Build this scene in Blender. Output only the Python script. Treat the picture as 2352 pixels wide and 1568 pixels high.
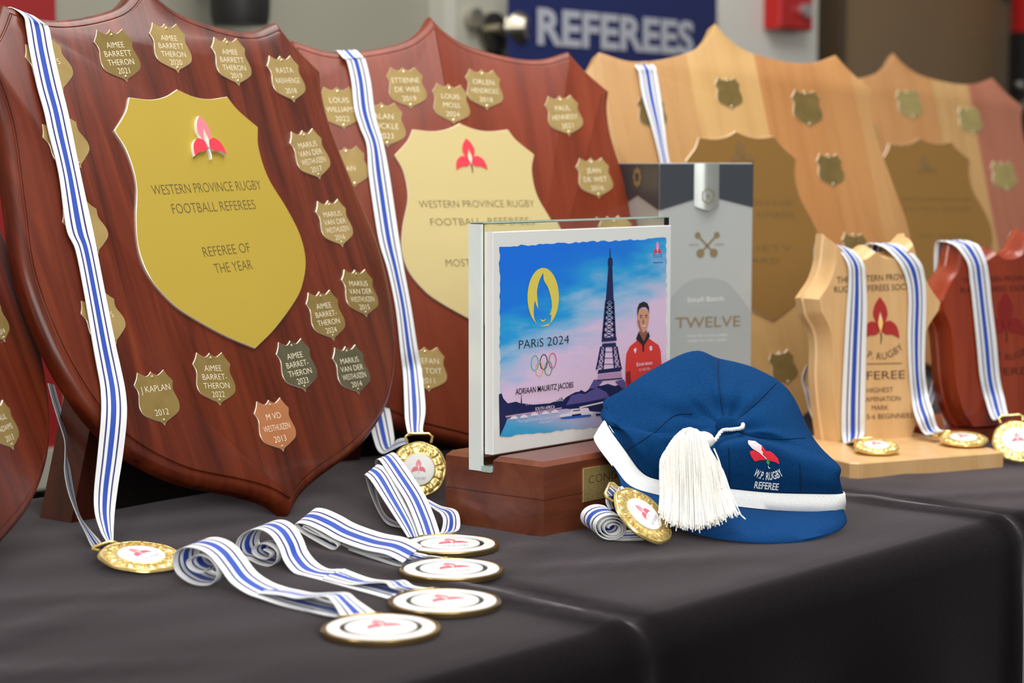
import bpy, bmesh, math, random
import numpy as np
from mathutils import Vector, Matrix
from mathutils.bvhtree import BVHTree

random.seed(7)
S = bpy.context.scene
for o in list(bpy.data.objects):
    bpy.data.objects.remove(o)

# ------------------------------------------------------------------ camera
Z0 = 0.75                      # table top height
F, EYE = 70 / 36 * 2352, 0.273  # focal length in pixels, eye height above the table
YAW = math.radians(41)
PIT = math.atan(407 / F)
_c, _s = math.cos(YAW), math.sin(YAW)
CAM = np.array([0, 0, Z0 + EYE])
FWD = np.array([_c * math.cos(PIT), _s * math.cos(PIT), -math.sin(PIT)])
RGT = np.array([_s, -_c, 0])
UPV = np.cross(RGT, FWD)
cd = bpy.data.cameras.new('camera')
cam = bpy.data.objects.new('camera', cd)
S.collection.objects.link(cam)
cam.matrix_world = Matrix(((RGT[0], UPV[0], -FWD[0], CAM[0]), (RGT[1], UPV[1], -FWD[1], CAM[1]),
                           (RGT[2], UPV[2], -FWD[2], CAM[2]), (0, 0, 0, 1)))
cd.sensor_width, cd.lens = 36, 70
cd.clip_start = 0.05
cd.dof.use_dof = True
cd.dof.focus_distance = 1.48
cd.dof.aperture_fstop = 7.1
S.camera = cam

# ------------------------------------------------------------------ light
S.view_settings.view_transform = 'Standard'
S.view_settings.look = 'None'
S.view_settings.gamma = 1
S.view_settings.use_curve_mapping = False
S.view_settings.exposure = 0.0
W = bpy.data.worlds.new('room_light')
S.world = W
W.use_nodes = True
W.node_tree.nodes['Background'].inputs[0].default_value = (1.0, 0.97, 0.92, 1)
W.node_tree.nodes['Background'].inputs[1].default_value = 0.25


def area(name, loc, target, sx, sy, power, col=(1, 1, 1)):
    l = bpy.data.lights.new(name, 'AREA')
    l.shape = 'RECTANGLE'
    l.size, l.size_y, l.energy, l.color = sx, sy, power, col
    o = bpy.data.objects.new(name, l)
    S.collection.objects.link(o)
    o.location = loc
    o.rotation_euler = (Vector(target) - Vector(loc)).to_track_quat('-Z', 'Y').to_euler()
    return o


area('ceiling_light_main', (1.35, 0.9, 2.55), (1.3, 1.0, 0.8), 2.2, 1.2, 53, (1, 0.98, 0.95))
area('fill_light_front', (-0.5, -1.1, 1.75), (1.2, 1.1, 0.88), 1.6, 1.2, 40, (1, 0.98, 0.95))  # added fill from the camera side, brightens upright faces
area('ceiling_light_side', (-0.6, 1.5, 2.3), (1.0, 1.15, 0.9), 0.35, 1.2, 10, (1, 0.98, 0.95))


# ------------------------------------------------------------------ geometry helpers
def ray(p):
    return FWD + RGT * (p[0] - 1176) / F - UPV * (p[1] - 784) / F


def at(x, y, d):
    """point seen at image position x,y at forward distance d"""
    return CAM + ray((x, y)) * d


def tab(x, y, h=0.0):
    """point of the horizontal plane h above the table"""
    r = ray((x, y))
    return CAM + r * ((h - EYE) / r[2])


class Frame:
    """plane with axes d (right), w (up), n (toward the viewer)"""

    def __init__(s, o, yaw, tilt=0, roll=0):
        a, t, r = map(math.radians, (yaw, tilt, roll))
        d = np.array([math.cos(a), math.sin(a), 0])
        b = np.array([-d[1], d[0], 0])
        w = math.cos(t) * np.array([0, 0, 1]) + math.sin(t) * b
        s.n = np.cross(d, w)
        s.d = d * math.cos(r) + w * math.sin(r)
        s.w = w * math.cos(r) - d * math.sin(r)
        s.o = np.array(o)

    def M(s):
        m = Matrix.Identity(4)
        for i in range(3):
            m[i][0], m[i][1], m[i][2], m[i][3] = s.d[i], s.w[i], s.n[i], s.o[i]
        return m

    def wp(s, x, y, off=0):
        r = ray((x, y))
        return CAM + r * ((s.o + s.n * off - CAM) @ s.n / (r @ s.n))

    def l2(s, x, y, off=0):
        q = s.wp(x, y, off) - s.o
        return (float(q @ s.d), float(q @ s.w))

    def world(s, a, b, c=0):
        return s.o + s.d * a + s.w * b + s.n * c


def fvec(o, d, w):
    f = Frame(o, 0)
    d = np.array(d, float); d /= np.linalg.norm(d)
    w = np.array(w, float); w -= d * (w @ d); w /= np.linalg.norm(w)
    f.d, f.w, f.n = d, w, np.cross(d, w)
    return f


def cr(P, n=8, closed=False):
    """Catmull-Rom through points (any dimension)"""
    P = [np.array(p, float) for p in P]
    m = len(P)
    if m < 3 and not closed:
        return [P[0] + (P[-1] - P[0]) * i / n for i in range(n + 1)]
    out = []
    for i in range(m if closed else m - 1):
        p1, p2 = P[i], P[(i + 1) % m]
        p0 = P[i - 1] if (closed or i > 0) else 2 * p1 - p2
        p3 = P[(i + 2) % m] if (closed or i + 2 < m) else 2 * p2 - p1
        for k in range(n):
            t = k / n
            out.append(0.5 * (2 * p1 + (p2 - p0) * t + (2 * p0 - 5 * p1 + 4 * p2 - p3) * t * t +
                              (3 * p1 - 3 * p2 + p3 - p0) * t ** 3))
    if not closed:
        out.append(P[-1])
    return out


def outline(P, n=6):
    """closed outline; points with a third element are corners"""
    ci = [i for i, p in enumerate(P) if len(p) > 2]
    if not ci:
        return [tuple(q) for q in cr([p[:2] for p in P], n, True)]
    P = P[ci[0]:] + P[:ci[0]]
    ci = [i for i, p in enumerate(P) if len(p) > 2] + [len(P)]
    out = []
    for a, b in zip(ci[:-1], ci[1:]):
        seg = [P[i % len(P)][:2] for i in range(a, b + 1)]
        out += [tuple(q) for q in cr(seg, n)[:-1]]
    return out


def mirror(half, axis=0.0):
    """half outline from top centre to bottom centre (right side) -> closed outline"""
    r = [((p[0] + axis, p[1]) + tuple(p[2:])) for p in half]
    l = [((axis - p[0], p[1]) + tuple(p[2:])) for p in half[1:-1]]
    return r + l[::-1]


def area2(P):
    return sum(P[i - 1][0] * P[i][1] - P[i][0] * P[i - 1][1] for i in range(len(P)))


def ccw(P):
    return P if area2(P) > 0 else P[::-1]


def inset(P, d):
    """offset a ccw outline inward by d (same vertex count)"""
    A = np.array(P)
    n = len(A)
    e = np.roll(A, -1, 0) - A
    e /= np.maximum(np.linalg.norm(e, axis=1), 1e-9)[:, None]
    nm = np.stack([-e[:, 1], e[:, 0]], 1)
    b = nm + np.roll(nm, 1, 0)
    ln = np.linalg.norm(b, axis=1)
    b /= np.maximum(ln, 1e-6)[:, None]
    cosh = np.maximum(np.sum(b * nm, 1), 0.35)
    Q = A + b * (d / cosh)[:, None]
    B = np.roll(A, -1, 0)
    ok = []
    for q in Q:
        ab = B - A
        t = np.clip(np.sum((q - A) * ab, 1) / np.maximum(np.sum(ab * ab, 1), 1e-12), 0, 1)
        ok.append(np.min(np.linalg.norm(A + ab * t[:, None] - q, axis=1)) > abs(d) * 0.93)
    if d < 0 or not any(ok):
        ok = [True] * n
    for i in range(n):
        if not ok[i]:
            for k in range(1, n):
                if ok[(i + k) % n]:
                    j = (i + k) % n; break
                if ok[(i - k) % n]:
                    j = (i - k) % n; break
            Q[i] = Q[j]
    return [tuple(q) for q in Q]


def obj(name, V, Fc, mat, parent=None, smooth=False, mi=None, uv=None, sharp=None):
    m = bpy.data.meshes.new(name)
    m.from_pydata([tuple(map(float, v)) for v in V], [], Fc)
    for mm in (mat if isinstance(mat, (list, tuple)) else [mat]):
        m.materials.append(mm)
    if mi:
        for p, i in zip(m.polygons, mi):
            p.material_index = i
    if uv:
        l = m.uv_layers.new(name='UVMap')
        for p in m.polygons:
            for li in p.loop_indices:
                l.data[li].uv = uv[m.loops[li].vertex_index]
    if smooth:
        for p in m.polygons:
            p.use_smooth = len(p.vertices) < 9
        if sharp is not None:
            m.set_sharp_from_angle(angle=math.radians(sharp))
    m.update()
    o = bpy.data.objects.new(name, m)
    S.collection.objects.link(o)
    if parent is not None:
        o.parent = parent
    return o


def thing(name, label, cat, M=None, group=None):
    o = bpy.data.objects.new(name, None)
    o.empty_display_size = 0.02
    S.collection.objects.link(o)
    if M is not None:
        o.matrix_world = M
    o['label'], o['category'] = label, cat
    if group:
        o['group'] = group
    return o


def tag(o, label, cat, group=None, kind=None):
    o['label'], o['category'] = label, cat
    if group:
        o['group'] = group
    if kind:
        o['kind'] = kind
    return o


def struct(o):
    o['kind'] = 'structure'
    return o


class G:
    """mesh accumulator"""

    def __init__(s):
        s.V, s.F, s.I, s.U = [], [], [], []

    def add(s, V, Fc, mi=0):
        b = len(s.V)
        s.V += [tuple(map(float, v)) for v in V]
        s.F += [[i + b for i in f] for f in Fc]
        s.I += [mi] * len(Fc)

    def loft(s, loops, cap0=True, cap1=True, mi=0, closed=True):
        n = len(loops[0]); b = len(s.V)
        for l in loops:
            s.V += [tuple(map(float, v)) for v in l]
        for k in range(len(loops) - 1):
            for i in range(n if closed else n - 1):
                j = (i + 1) % n
                s.F.append([b + k * n + i, b + k * n + j, b + (k + 1) * n + j, b + (k + 1) * n + i]); s.I.append(mi)
        if cap0:
            s.F.append([b + i for i in range(n)][::-1]); s.I.append(mi)
        if cap1:
            s.F.append([b + (len(loops) - 1) * n + i for i in range(n)]); s.I.append(mi)

    def prism(s, P, z0, z1, mi=0, bev=0):
        P = ccw(P)
        L = [[(x, y, z0) for x, y in P]]
        if bev:
            L.append([(x, y, z1 - bev) for x, y in P])
            L.append([(x, y, z1) for x, y in inset(P, bev)])
        else:
            L.append([(x, y, z1) for x, y in P])
        s.loft(L, mi=mi)

    def box(s, c, h, mi=0, M=None):
        V = [(c[0] + sx * h[0], c[1] + sy * h[1], c[2] + sz * h[2]) for sx in (-1, 1) for sy in (-1, 1) for sz in (-1, 1)]
        if M is not None:
            V = [M @ Vector(v) for v in V]
        s.add(V, [(0, 1, 3, 2), (4, 6, 7, 5), (0, 4, 5, 1), (2, 3, 7, 6), (0, 2, 6, 4), (1, 5, 7, 3)], mi)

    def tube(s, P, r, n=8, mi=0, closed=False):
        P = [np.array(p, float) for p in P]
        m = len(P)
        R = r if isinstance(r, (list, tuple)) else [r] * m
        loops = []
        u = None
        for i in range(m):
            t = (P[(i + 1) % m] - P[i - 1]) if closed else (P[min(i + 1, m - 1)] - P[max(i - 1, 0)])
            t /= max(np.linalg.norm(t), 1e-9)
            if u is None:
                u = np.cross(t, (0, 0, 1) if abs(t[2]) < 0.9 else (1, 0, 0))
            u = u - t * (u @ t); u /= max(np.linalg.norm(u), 1e-9)
            v = np.cross(t, u)
            loops.append([P[i] + R[i] * (u * math.cos(2 * math.pi * k / n) + v * math.sin(2 * math.pi * k / n)) for k in range(n)])
        if closed:
            loops.append(loops[0])
        s.loft(loops, not closed, not closed, mi)

    def lathe(s, prof, n=48, mi=None, cap0=False, cap1=False):
        """profile of (radius, z); mi per segment"""
        for k in range(len(prof) - 1):
            a, b = prof[k], prof[k + 1]
            L = [[(r * math.cos(2 * math.pi * i / n), r * math.sin(2 * math.pi * i / n), z) for i in range(n)] for r, z in (a, b)]
            s.loft(L, False, False, mi[k] if mi else 0)
        if cap1:
            r, z = prof[-1]
            s.add([(r * math.cos(2 * math.pi * i / n), r * math.sin(2 * math.pi * i / n), z) for i in range(n)], [list(range(n))], mi[-1] if mi else 0)
        if cap0:
            r, z = prof[0]
            s.add([(r * math.cos(2 * math.pi * i / n), r * math.sin(2 * math.pi * i / n), z) for i in range(n)], [list(range(n))[::-1]], mi[0] if mi else 0)

    def build(s, name, mat, parent=None, smooth=False, sharp=35, weld=False):
        o = obj(name, s.V, s.F, mat, parent, False, s.I)
        if weld or smooth:
            bm = bmesh.new(); bm.from_mesh(o.data)
            bmesh.ops.remove_doubles(bm, verts=bm.verts, dist=1e-6)
            bm.to_mesh(o.data); bm.free()
        if smooth:
            for p in o.data.polygons:
                p.use_smooth = len(p.vertices) < 9
            o.data.set_sharp_from_angle(angle=math.radians(sharp))
        return o


_tc = {}


def text_mesh(body, thin=0.0):
    """flat letter outlines: verts scaled so that the cap height is 1, and faces"""
    key = (body, thin)
    if key in _tc:
        return _tc[key]
    c = bpy.data.curves.new('t', 'FONT')
    c.body = body
    c.resolution_u = 3
    c.offset = thin
    o = bpy.data.objects.new('t', c)
    S.collection.objects.link(o)
    m = bpy.data.meshes.new_from_object(o)
    V = [(v.co.x, v.co.y) for v in m.vertices]
    Fc = [list(p.vertices) for p in m.polygons]
    bpy.data.objects.remove(o); bpy.data.curves.remove(c); bpy.data.meshes.remove(m)
    x0 = min(v[0] for v in V); x1 = max(v[0] for v in V)
    H = 0.73
    V = [((x - (x0 + x1) / 2) / H, y / H) for x, y in V]
    _tc[key] = (V, Fc, (x1 - x0) / H)
    return _tc[key]


def add_text(g, body, c, h, width=None, z=0.0, mi=0, up=(0, 1), thin=0.0, wmax=None, mapf=None):
    """letters centred at c (baseline centre) with cap height h in the local plane"""
    V, Fc, w = text_mesh(body, thin)
    sx = (width / w) if width else h
    if wmax and w * sx > wmax:
        sx = wmax / w
    ux, uy = up
    L = []
    for x, y in V:
        x, y = x * sx, y * h
        p = (c[0] + x * uy + y * ux, c[1] - x * ux + y * uy)
        L.append(mapf(*p) if mapf else (p[0], p[1], z))
    g.add(L, Fc, mi)


def strip(g, pairs, n=8, th=0.0007, closed=False):
    """ribbon from (left, right) edge pairs, with its width as u"""
    A = cr([np.concatenate([p[0], p[1]]) for p in pairs], n, closed)
    b = len(g.V)
    m = len(A)
    s = 0
    K = 4
    for i in range(m):
        L, R = A[i][:3], A[i][3:]
        C0, C1 = A[max(i - 1, 0)], A[min(i + 1, m - 1)]
        t = (C1[:3] + C1[3:]) - (C0[:3] + C0[3:])
        nn = np.cross(R - L, t)
        nn = nn / max(np.linalg.norm(nn), 1e-9) * th / 2
        if i:
            s += np.linalg.norm((A[i] - A[i - 1])[:3] + (A[i] - A[i - 1])[3:]) / 2
        for sd in (1, -1):
            for k in range(K):
                g.V.append(tuple(L + (R - L) * k / (K - 1) + nn * sd)); g.U.append((k / (K - 1), s * 40))
    for i in range(m - 1):
        a, c = b + i * 2 * K, b + (i + 1) * 2 * K
        for k in range(K - 1):
            g.F.append([a + k, a + k + 1, c + k + 1, c + k]); g.I.append(0)
            g.F.append([a + K + k, c + K + k, c + K + k + 1, a + K + k + 1]); g.I.append(0)
        g.F.append([a, c, c + K, a + K]); g.I.append(0)
        g.F.append([a + K - 1, a + 2 * K - 1, c + 2 * K - 1, c + K - 1]); g.I.append(0)


def ribbon(g, name, parent):
    """build ribbon in the parent's local space"""
    o = obj(name, g.V, g.F, RIBBON, None, True, None, g.U)
    o.data.set_sharp_from_angle(angle=math.radians(60))
    if parent is not None:
        o.data.transform(parent.matrix_world.inverted())
        o.parent = parent
    return o


# ------------------------------------------------------------------ materials
def nodes(name):
    m = bpy.data.materials.new(name)
    m.use_nodes = True
    nt = m.node_tree
    return m, nt, nt.nodes['Principled BSDF']


def mat(name, col, rough=0.5, metal=0.0, coat=0.0, spec=None, **k):
    m, nt, b = nodes(name)
    b.inputs['Base Color'].default_value = (*col, 1)
    b.inputs['Roughness'].default_value = rough
    b.inputs['Metallic'].default_value = metal
    b.inputs['Coat Weight'].default_value = coat
    if spec is not None:
        b.inputs['Specular IOR Level'].default_value = spec
    for a, v in k.items():
        b.inputs[a.replace('_', ' ')].default_value = v
    return m


def srgb(r, g, b):
    f = lambda c: (c / 255 / 12.92) if c <= 10 else ((c / 255 + 0.055) / 1.055) ** 2.4
    return (f(r), f(g), f(b))


def ramp(nt, stops, mode='LINEAR'):
    r = nt.nodes.new('ShaderNodeValToRGB')
    e = r.color_ramp
    e.interpolation = mode
    while len(e.elements) > 1:
        e.elements.remove(e.elements[-1])
    e.elements[0].position, e.elements[0].color = stops[0][0], (*stops[0][1], 1)
    for p, c in stops[1:]:
        n = e.elements.new(p); n.color = (*c, 1)
    return r


def wood(name, dark, mid, light, scale=(40, 3, 40), rough=0.3, coat=0.3, planks=None, coord='Object', contrast=(0.25, 0.5, 0.8), bump=0.05, spec=0.5):
    m, nt, b = nodes(name)
    N, L = nt.nodes, nt.links
    tc = N.new('ShaderNodeTexCoord')
    mp = N.new('ShaderNodeMapping'); mp.inputs['Scale'].default_value = scale
    L.new(tc.outputs[coord], mp.inputs[0])
    nz = N.new('ShaderNodeTexNoise'); nz.inputs['Scale'].default_value = 1; nz.inputs['Detail'].default_value = 7
    nz.inputs['Roughness'].default_value = 0.62; nz.inputs['Distortion'].default_value = 0.6
    L.new(mp.outputs[0], nz.inputs['Vector'])
    r = ramp(nt, [(contrast[0], dark), (contrast[1], mid), (contrast[2], light)])
    L.new(nz.outputs['Fac'], r.inputs[0])
    col = r.outputs[0]
    if planks:
        sp = N.new('ShaderNodeSeparateXYZ'); L.new(tc.outputs[coord], sp.inputs[0])
        mr = N.new('ShaderNodeMapRange'); mr.inputs[1].default_value = -0.2; mr.inputs[2].default_value = 0.2
        L.new(sp.outputs[0], mr.inputs[0])
        pr = ramp(nt, planks, 'CONSTANT'); L.new(mr.outputs[0], pr.inputs[0])
        mx = N.new('ShaderNodeMix'); mx.data_type = 'RGBA'; mx.blend_type = 'MULTIPLY'; mx.inputs[0].default_value = 1
        L.new(pr.outputs[0], mx.inputs[6]); L.new(col, mx.inputs[7])
        col = mx.outputs[2]
    L.new(col, b.inputs['Base Color'])
    b.inputs['Roughness'].default_value = rough
    b.inputs['Coat Weight'].default_value = coat
    b.inputs['Specular IOR Level'].default_value = spec
    b.inputs['Coat Roughness'].default_value = 0.12
    if bump:
        bp = N.new('ShaderNodeBump'); bp.inputs['Strength'].default_value = bump; bp.inputs['Distance'].default_value = 0.001
        L.new(nz.outputs['Fac'], bp.inputs['Height']); L.new(bp.outputs[0], b.inputs['Normal'])
    return m


def brushed(name, col, rough, metal, var=0.1, scale=30, bump=0.0):
    m, nt, b = nodes(name)
    N, L = nt.nodes, nt.links
    tc = N.new('ShaderNodeTexCoord')
    nz = N.new('ShaderNodeTexNoise'); nz.inputs['Scale'].default_value = scale; nz.inputs['Detail'].default_value = 4
    L.new(tc.outputs['Object'], nz.inputs['Vector'])
    r = ramp(nt, [(0.3, tuple(c * (1 - var) for c in col)), (0.7, tuple(min(1, c * (1 + var)) for c in col))])
    L.new(nz.outputs['Fac'], r.inputs[0]); L.new(r.outputs[0], b.inputs['Base Color'])
    b.inputs['Roughness'].default_value = rough; b.inputs['Metallic'].default_value = metal
    if bump:
        bp = N.new('ShaderNodeBump'); bp.inputs['Strength'].default_value = bump; bp.inputs['Distance'].default_value = 0.002
        L.new(nz.outputs['Fac'], bp.inputs['Height']); L.new(bp.outputs[0], b.inputs['Normal'])
    return m


def fabric(name, col, var=0.15, scale=900, rough=0.9, sheen=0.2, wave=0.0, spec=0.15):
    m, nt, b = nodes(name)
    N, L = nt.nodes, nt.links
    tc = N.new('ShaderNodeTexCoord')
    nz = N.new('ShaderNodeTexNoise'); nz.inputs['Scale'].default_value = scale; nz.inputs['Detail'].default_value = 2
    L.new(tc.outputs['Object'], nz.inputs['Vector'])
    r = ramp(nt, [(0.3, tuple(c * (1 - var) for c in col)), (0.7, tuple(min(1, c * (1 + var)) for c in col))])
    L.new(nz.outputs['Fac'], r.inputs[0]); L.new(r.outputs[0], b.inputs['Base Color'])
    b.inputs['Roughness'].default_value = rough; b.inputs['Sheen Weight'].default_value = sheen
    b.inputs['Specular IOR Level'].default_value = spec
    bp = N.new('ShaderNodeBump'); bp.inputs['Strength'].default_value = 0.25; bp.inputs['Distance'].default_value = 0.0005
    L.new(nz.outputs['Fac'], bp.inputs['Height']); L.new(bp.outputs[0], b.inputs['Normal'])
    return m


MAHOG = wood('mahogany', srgb(46, 16, 8), srgb(96, 36, 18), srgb(126, 54, 28), (52, 4, 52), 0.34, 0.14, spec=0.35, contrast=(0.28, 0.5, 0.75))
MAHOG2 = wood('red_mahogany', srgb(80, 30, 17), srgb(120, 50, 29), srgb(138, 64, 39), (36, 4, 36), 0.38, 0.06, spec=0.25, contrast=(0.15, 0.5, 0.85))
REDW = wood('red_trophy_wood', srgb(84, 26, 10), srgb(142, 50, 22), srgb(160, 66, 32), (36, 4, 36), 0.3, 0.3, contrast=(0.15, 0.5, 0.85))
DARKW = wood('dark_stand_wood', srgb(52, 20, 12), srgb(88, 36, 20), srgb(108, 46, 26), (30, 30, 5), 0.4, 0.15)
WALNUT = wood('walnut_base', srgb(78, 36, 22), srgb(112, 58, 37), srgb(132, 76, 52), (5, 40, 40), 0.38, 0.2, bump=0.1)
PL1 = [(0, srgb(232, 186, 128)), (0.13, srgb(222, 172, 112)), (0.39, srgb(236, 192, 126)), (0.60, srgb(216, 154, 94)), (0.78, srgb(222, 162, 102)), (0.9, srgb(228, 176, 116))]
LIGHTW = wood('strip_pine', (0.49, 0.45, 0.42), (0.58, 0.56, 0.54), (0.63, 0.62, 0.61), (60, 4, 60), 0.45, 0.0, PL1, spec=0.25)
PL2 = [(0, srgb(214, 168, 112)), (0.1, srgb(188, 122, 98)), (0.25, srgb(222, 178, 120)), (0.36, srgb(206, 152, 98)), (0.62, srgb(214, 172, 116)), (0.76, srgb(190, 124, 100)), (0.95, srgb(190, 130, 96))]
LIGHTW2 = wood('strip_cedar', (0.49, 0.45, 0.42), (0.58, 0.56, 0.54), (0.63, 0.62, 0.61), (60, 4, 60), 0.45, 0.0, PL2, spec=0.25)
OAK = wood('pale_oak', srgb(196, 150, 98), srgb(216, 174, 120), srgb(228, 190, 140), (50, 4, 50), 0.42, 0.12, contrast=(0.15, 0.5, 0.85))
GOLDSAT = brushed('satin_gold_plate', srgb(186, 160, 60), 0.45, 0.2, 0.02, 8)
PALEGOLD = brushed('pale_gold_plate', srgb(206, 188, 132), 0.45, 0.15, 0.02, 8)
BROWNGOLD = brushed('bronze_plate', srgb(150, 112, 58), 0.35, 0.45, 0.03, 8)
BRASS = brushed('name_plate_brass', srgb(196, 168, 108), 0.27, 0.5, 0.1, 60)
BRASSDARK = brushed('darker_brass', srgb(158, 134, 78), 0.3, 0.5, 0.12, 60)  # deeper brass tone for some of the name plates
COPPERTINT = brushed('coppery_reflection_plate', srgb(226, 150, 104), 0.25, 0.6, 0.08, 60)  # coppery tint paints a reflection on a brass plate
GREYTINT = brushed('grey_reflection_plate', srgb(150, 142, 112), 0.16, 0.85, 0.15, 60)  # greyish tint stands for mirror reflections on two brass plates
OLIVE = brushed('olive_brass', srgb(128, 108, 62), 0.3, 0.4, 0.15, 60)
OLIVE2 = brushed('pale_olive_brass', srgb(150, 136, 86), 0.35, 0.3, 0.1, 60)
EDGEM = mat('edge_highlight_metal', srgb(244, 234, 214), 0.35, 0.6)  # pale side walls paint the bright highlights along the plate edges
PINM = mat('pin_head', srgb(230, 220, 190), 0.25, 0.9)
ENGR = mat('engraving_light', srgb(238, 228, 200), 0.5, 0.1)
ENGRD = mat('engraving_dark', srgb(92, 78, 40), 0.6)
ENGRB = mat('burnt_lettering', srgb(74, 52, 44), 0.7)
ENGRR = mat('dark_red_lettering', srgb(70, 24, 14), 0.6)
GOLD = brushed('polished_gold', srgb(244, 216, 140), 0.24, 0.7, 0.08, 300, 0.12)
ANTIQUE = brushed('antique_brass', srgb(160, 136, 90), 0.25, 0.9, 0.1, 60)
WHITE = mat('white_enamel', (0.86, 0.86, 0.84), 0.25, spec=0.4)
BLACK = mat('black_enamel', (0.012, 0.012, 0.012), 0.3)
RED = mat('emblem_red', srgb(226, 62, 78), 0.35)
PINK = mat('emblem_pink', srgb(236, 124, 140), 0.35)
DRED = mat('emblem_dark_red', srgb(170, 44, 40), 0.5)
DDRED = mat('emblem_burnt_red', srgb(128, 24, 16), 0.5)
PALEPK = mat('emblem_throat', srgb(250, 214, 200), 0.35)
YEL = mat('emblem_yellow', srgb(248, 206, 120), 0.35)
GREEN = mat('embroidery_green', srgb(24, 160, 70), 0.7)
STEMD = mat('stem_dark', srgb(60, 60, 40), 0.5)
CAPBLUE = fabric('cap_blue_cloth', srgb(10, 56, 102), 0.16, 700, 0.95, 0.0, spec=0.08)
SEAMB = fabric('cap_seam_cloth', srgb(6, 36, 70), 0.1, 700, 0.9, 0.0)
BRAID = fabric('white_braid', (0.82, 0.84, 0.84), 0.06, 900, 0.75, 0.2)
SILK = fabric('ivory_silk', (0.92, 0.91, 0.86), 0.05, 500, 0.5, 0.3, spec=0.4)
WTHREAD = fabric('white_thread', (0.85, 0.87, 0.88), 0.05, 900, 0.7)
RTHREAD = fabric('red_thread', srgb(232, 44, 62), 0.1, 900, 0.7)
PTHREAD = fabric('pale_pink_thread', srgb(252, 216, 222), 0.06, 900, 0.7)
GREYW = mat('card_silver', srgb(190, 196, 196), 0.35, 0.25)
CARDDK = mat('card_charcoal', srgb(62, 68, 76), 0.4, 0.1)
CARDEDGE = mat('card_edge', srgb(206, 212, 212), 0.4)
CARDSIL = brushed('card_foil', srgb(200, 206, 202), 0.25, 0.7, 0.05, 60)
CARDGOLD = mat('card_gold_print', srgb(150, 132, 96), 0.4, 0.3)
CARDWHT = mat('card_white_print', srgb(226, 228, 226), 0.5)
CARDMID = mat('card_grey_print', srgb(170, 177, 178), 0.45, 0.2)
PAPER = mat('print_white', (0.86, 0.86, 0.84), 0.35)
INK = mat('print_black', (0.012, 0.012, 0.018), 0.4)
INKNAVY = mat('print_navy', srgb(26, 34, 86), 0.4)
INKVIOLET = mat('print_violet', srgb(92, 84, 150), 0.4)
INKMAUVE = mat('print_mauve', srgb(190, 150, 190), 0.4)
INKWHITE = mat('print_pale', srgb(236, 226, 240), 0.4)
INKGOLD = mat('print_yellow', srgb(232, 214, 92), 0.4)
INKRED = mat('print_red', srgb(226, 58, 52), 0.4)
INKDRED = mat('print_dark_red', srgb(150, 30, 34), 0.4)
INKSKIN = mat('print_skin', srgb(214, 156, 128), 0.4)
INKSKIND = mat('print_skin_shadow', srgb(150, 96, 78), 0.4)
INKTEAL = mat('print_teal', srgb(40, 190, 160), 0.4)
INKGREEN = mat('print_green', srgb(40, 176, 90), 0.4)
INKORANGE = mat('print_orange', srgb(244, 178, 110), 0.4)
INKROSE = mat('print_rose', srgb(214, 70, 100), 0.4)
INKPINK = mat('print_pink', srgb(255, 150, 200), 0.4)
INKBLUE = mat('print_blue', srgb(36, 96, 196), 0.4)


def ribbon_material():
    m, nt, b = nodes('striped_ribbon')
    N, L = nt.nodes, nt.links
    uv = N.new('ShaderNodeUVMap')
    sp = N.new('ShaderNodeSeparateXYZ'); L.new(uv.outputs[0], sp.inputs[0])
    wh, nv, bl = (0.76, 0.78, 0.79), srgb(32, 32, 104), srgb(16, 66, 170)
    r = ramp(nt, [(0, wh), (0.19, nv), (0.255, wh), (0.375, bl), (0.585, wh), (0.705, nv), (0.77, wh)], 'CONSTANT')
    L.new(sp.outputs[0], r.inputs[0]); L.new(r.outputs[0], b.inputs['Base Color'])
    b.inputs['Roughness'].default_value = 0.7; b.inputs['Sheen Weight'].default_value = 0.2
    wv = N.new('ShaderNodeTexWave'); wv.inputs['Scale'].default_value = 12; wv.bands_direction = 'Y'
    L.new(uv.outputs[0], wv.inputs['Vector'])
    bp = N.new('ShaderNodeBump'); bp.inputs['Strength'].default_value = 0.15; bp.inputs['Distance'].default_value = 0.0004
    L.new(wv.outputs['Fac'], bp.inputs['Height']); L.new(bp.outputs[0], b.inputs['Normal'])
    return m


RIBBON = ribbon_material()


def glass_material():
    m, nt, b = nodes('clear_glass')
    b.inputs['Base Color'].default_value = (0.93, 0.985, 0.965, 1)
    b.inputs['Transmission Weight'].default_value = 1
    b.inputs['Roughness'].default_value = 0.02
    b.inputs['IOR'].default_value = 1.5
    return m


GLASS = glass_material()


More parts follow.
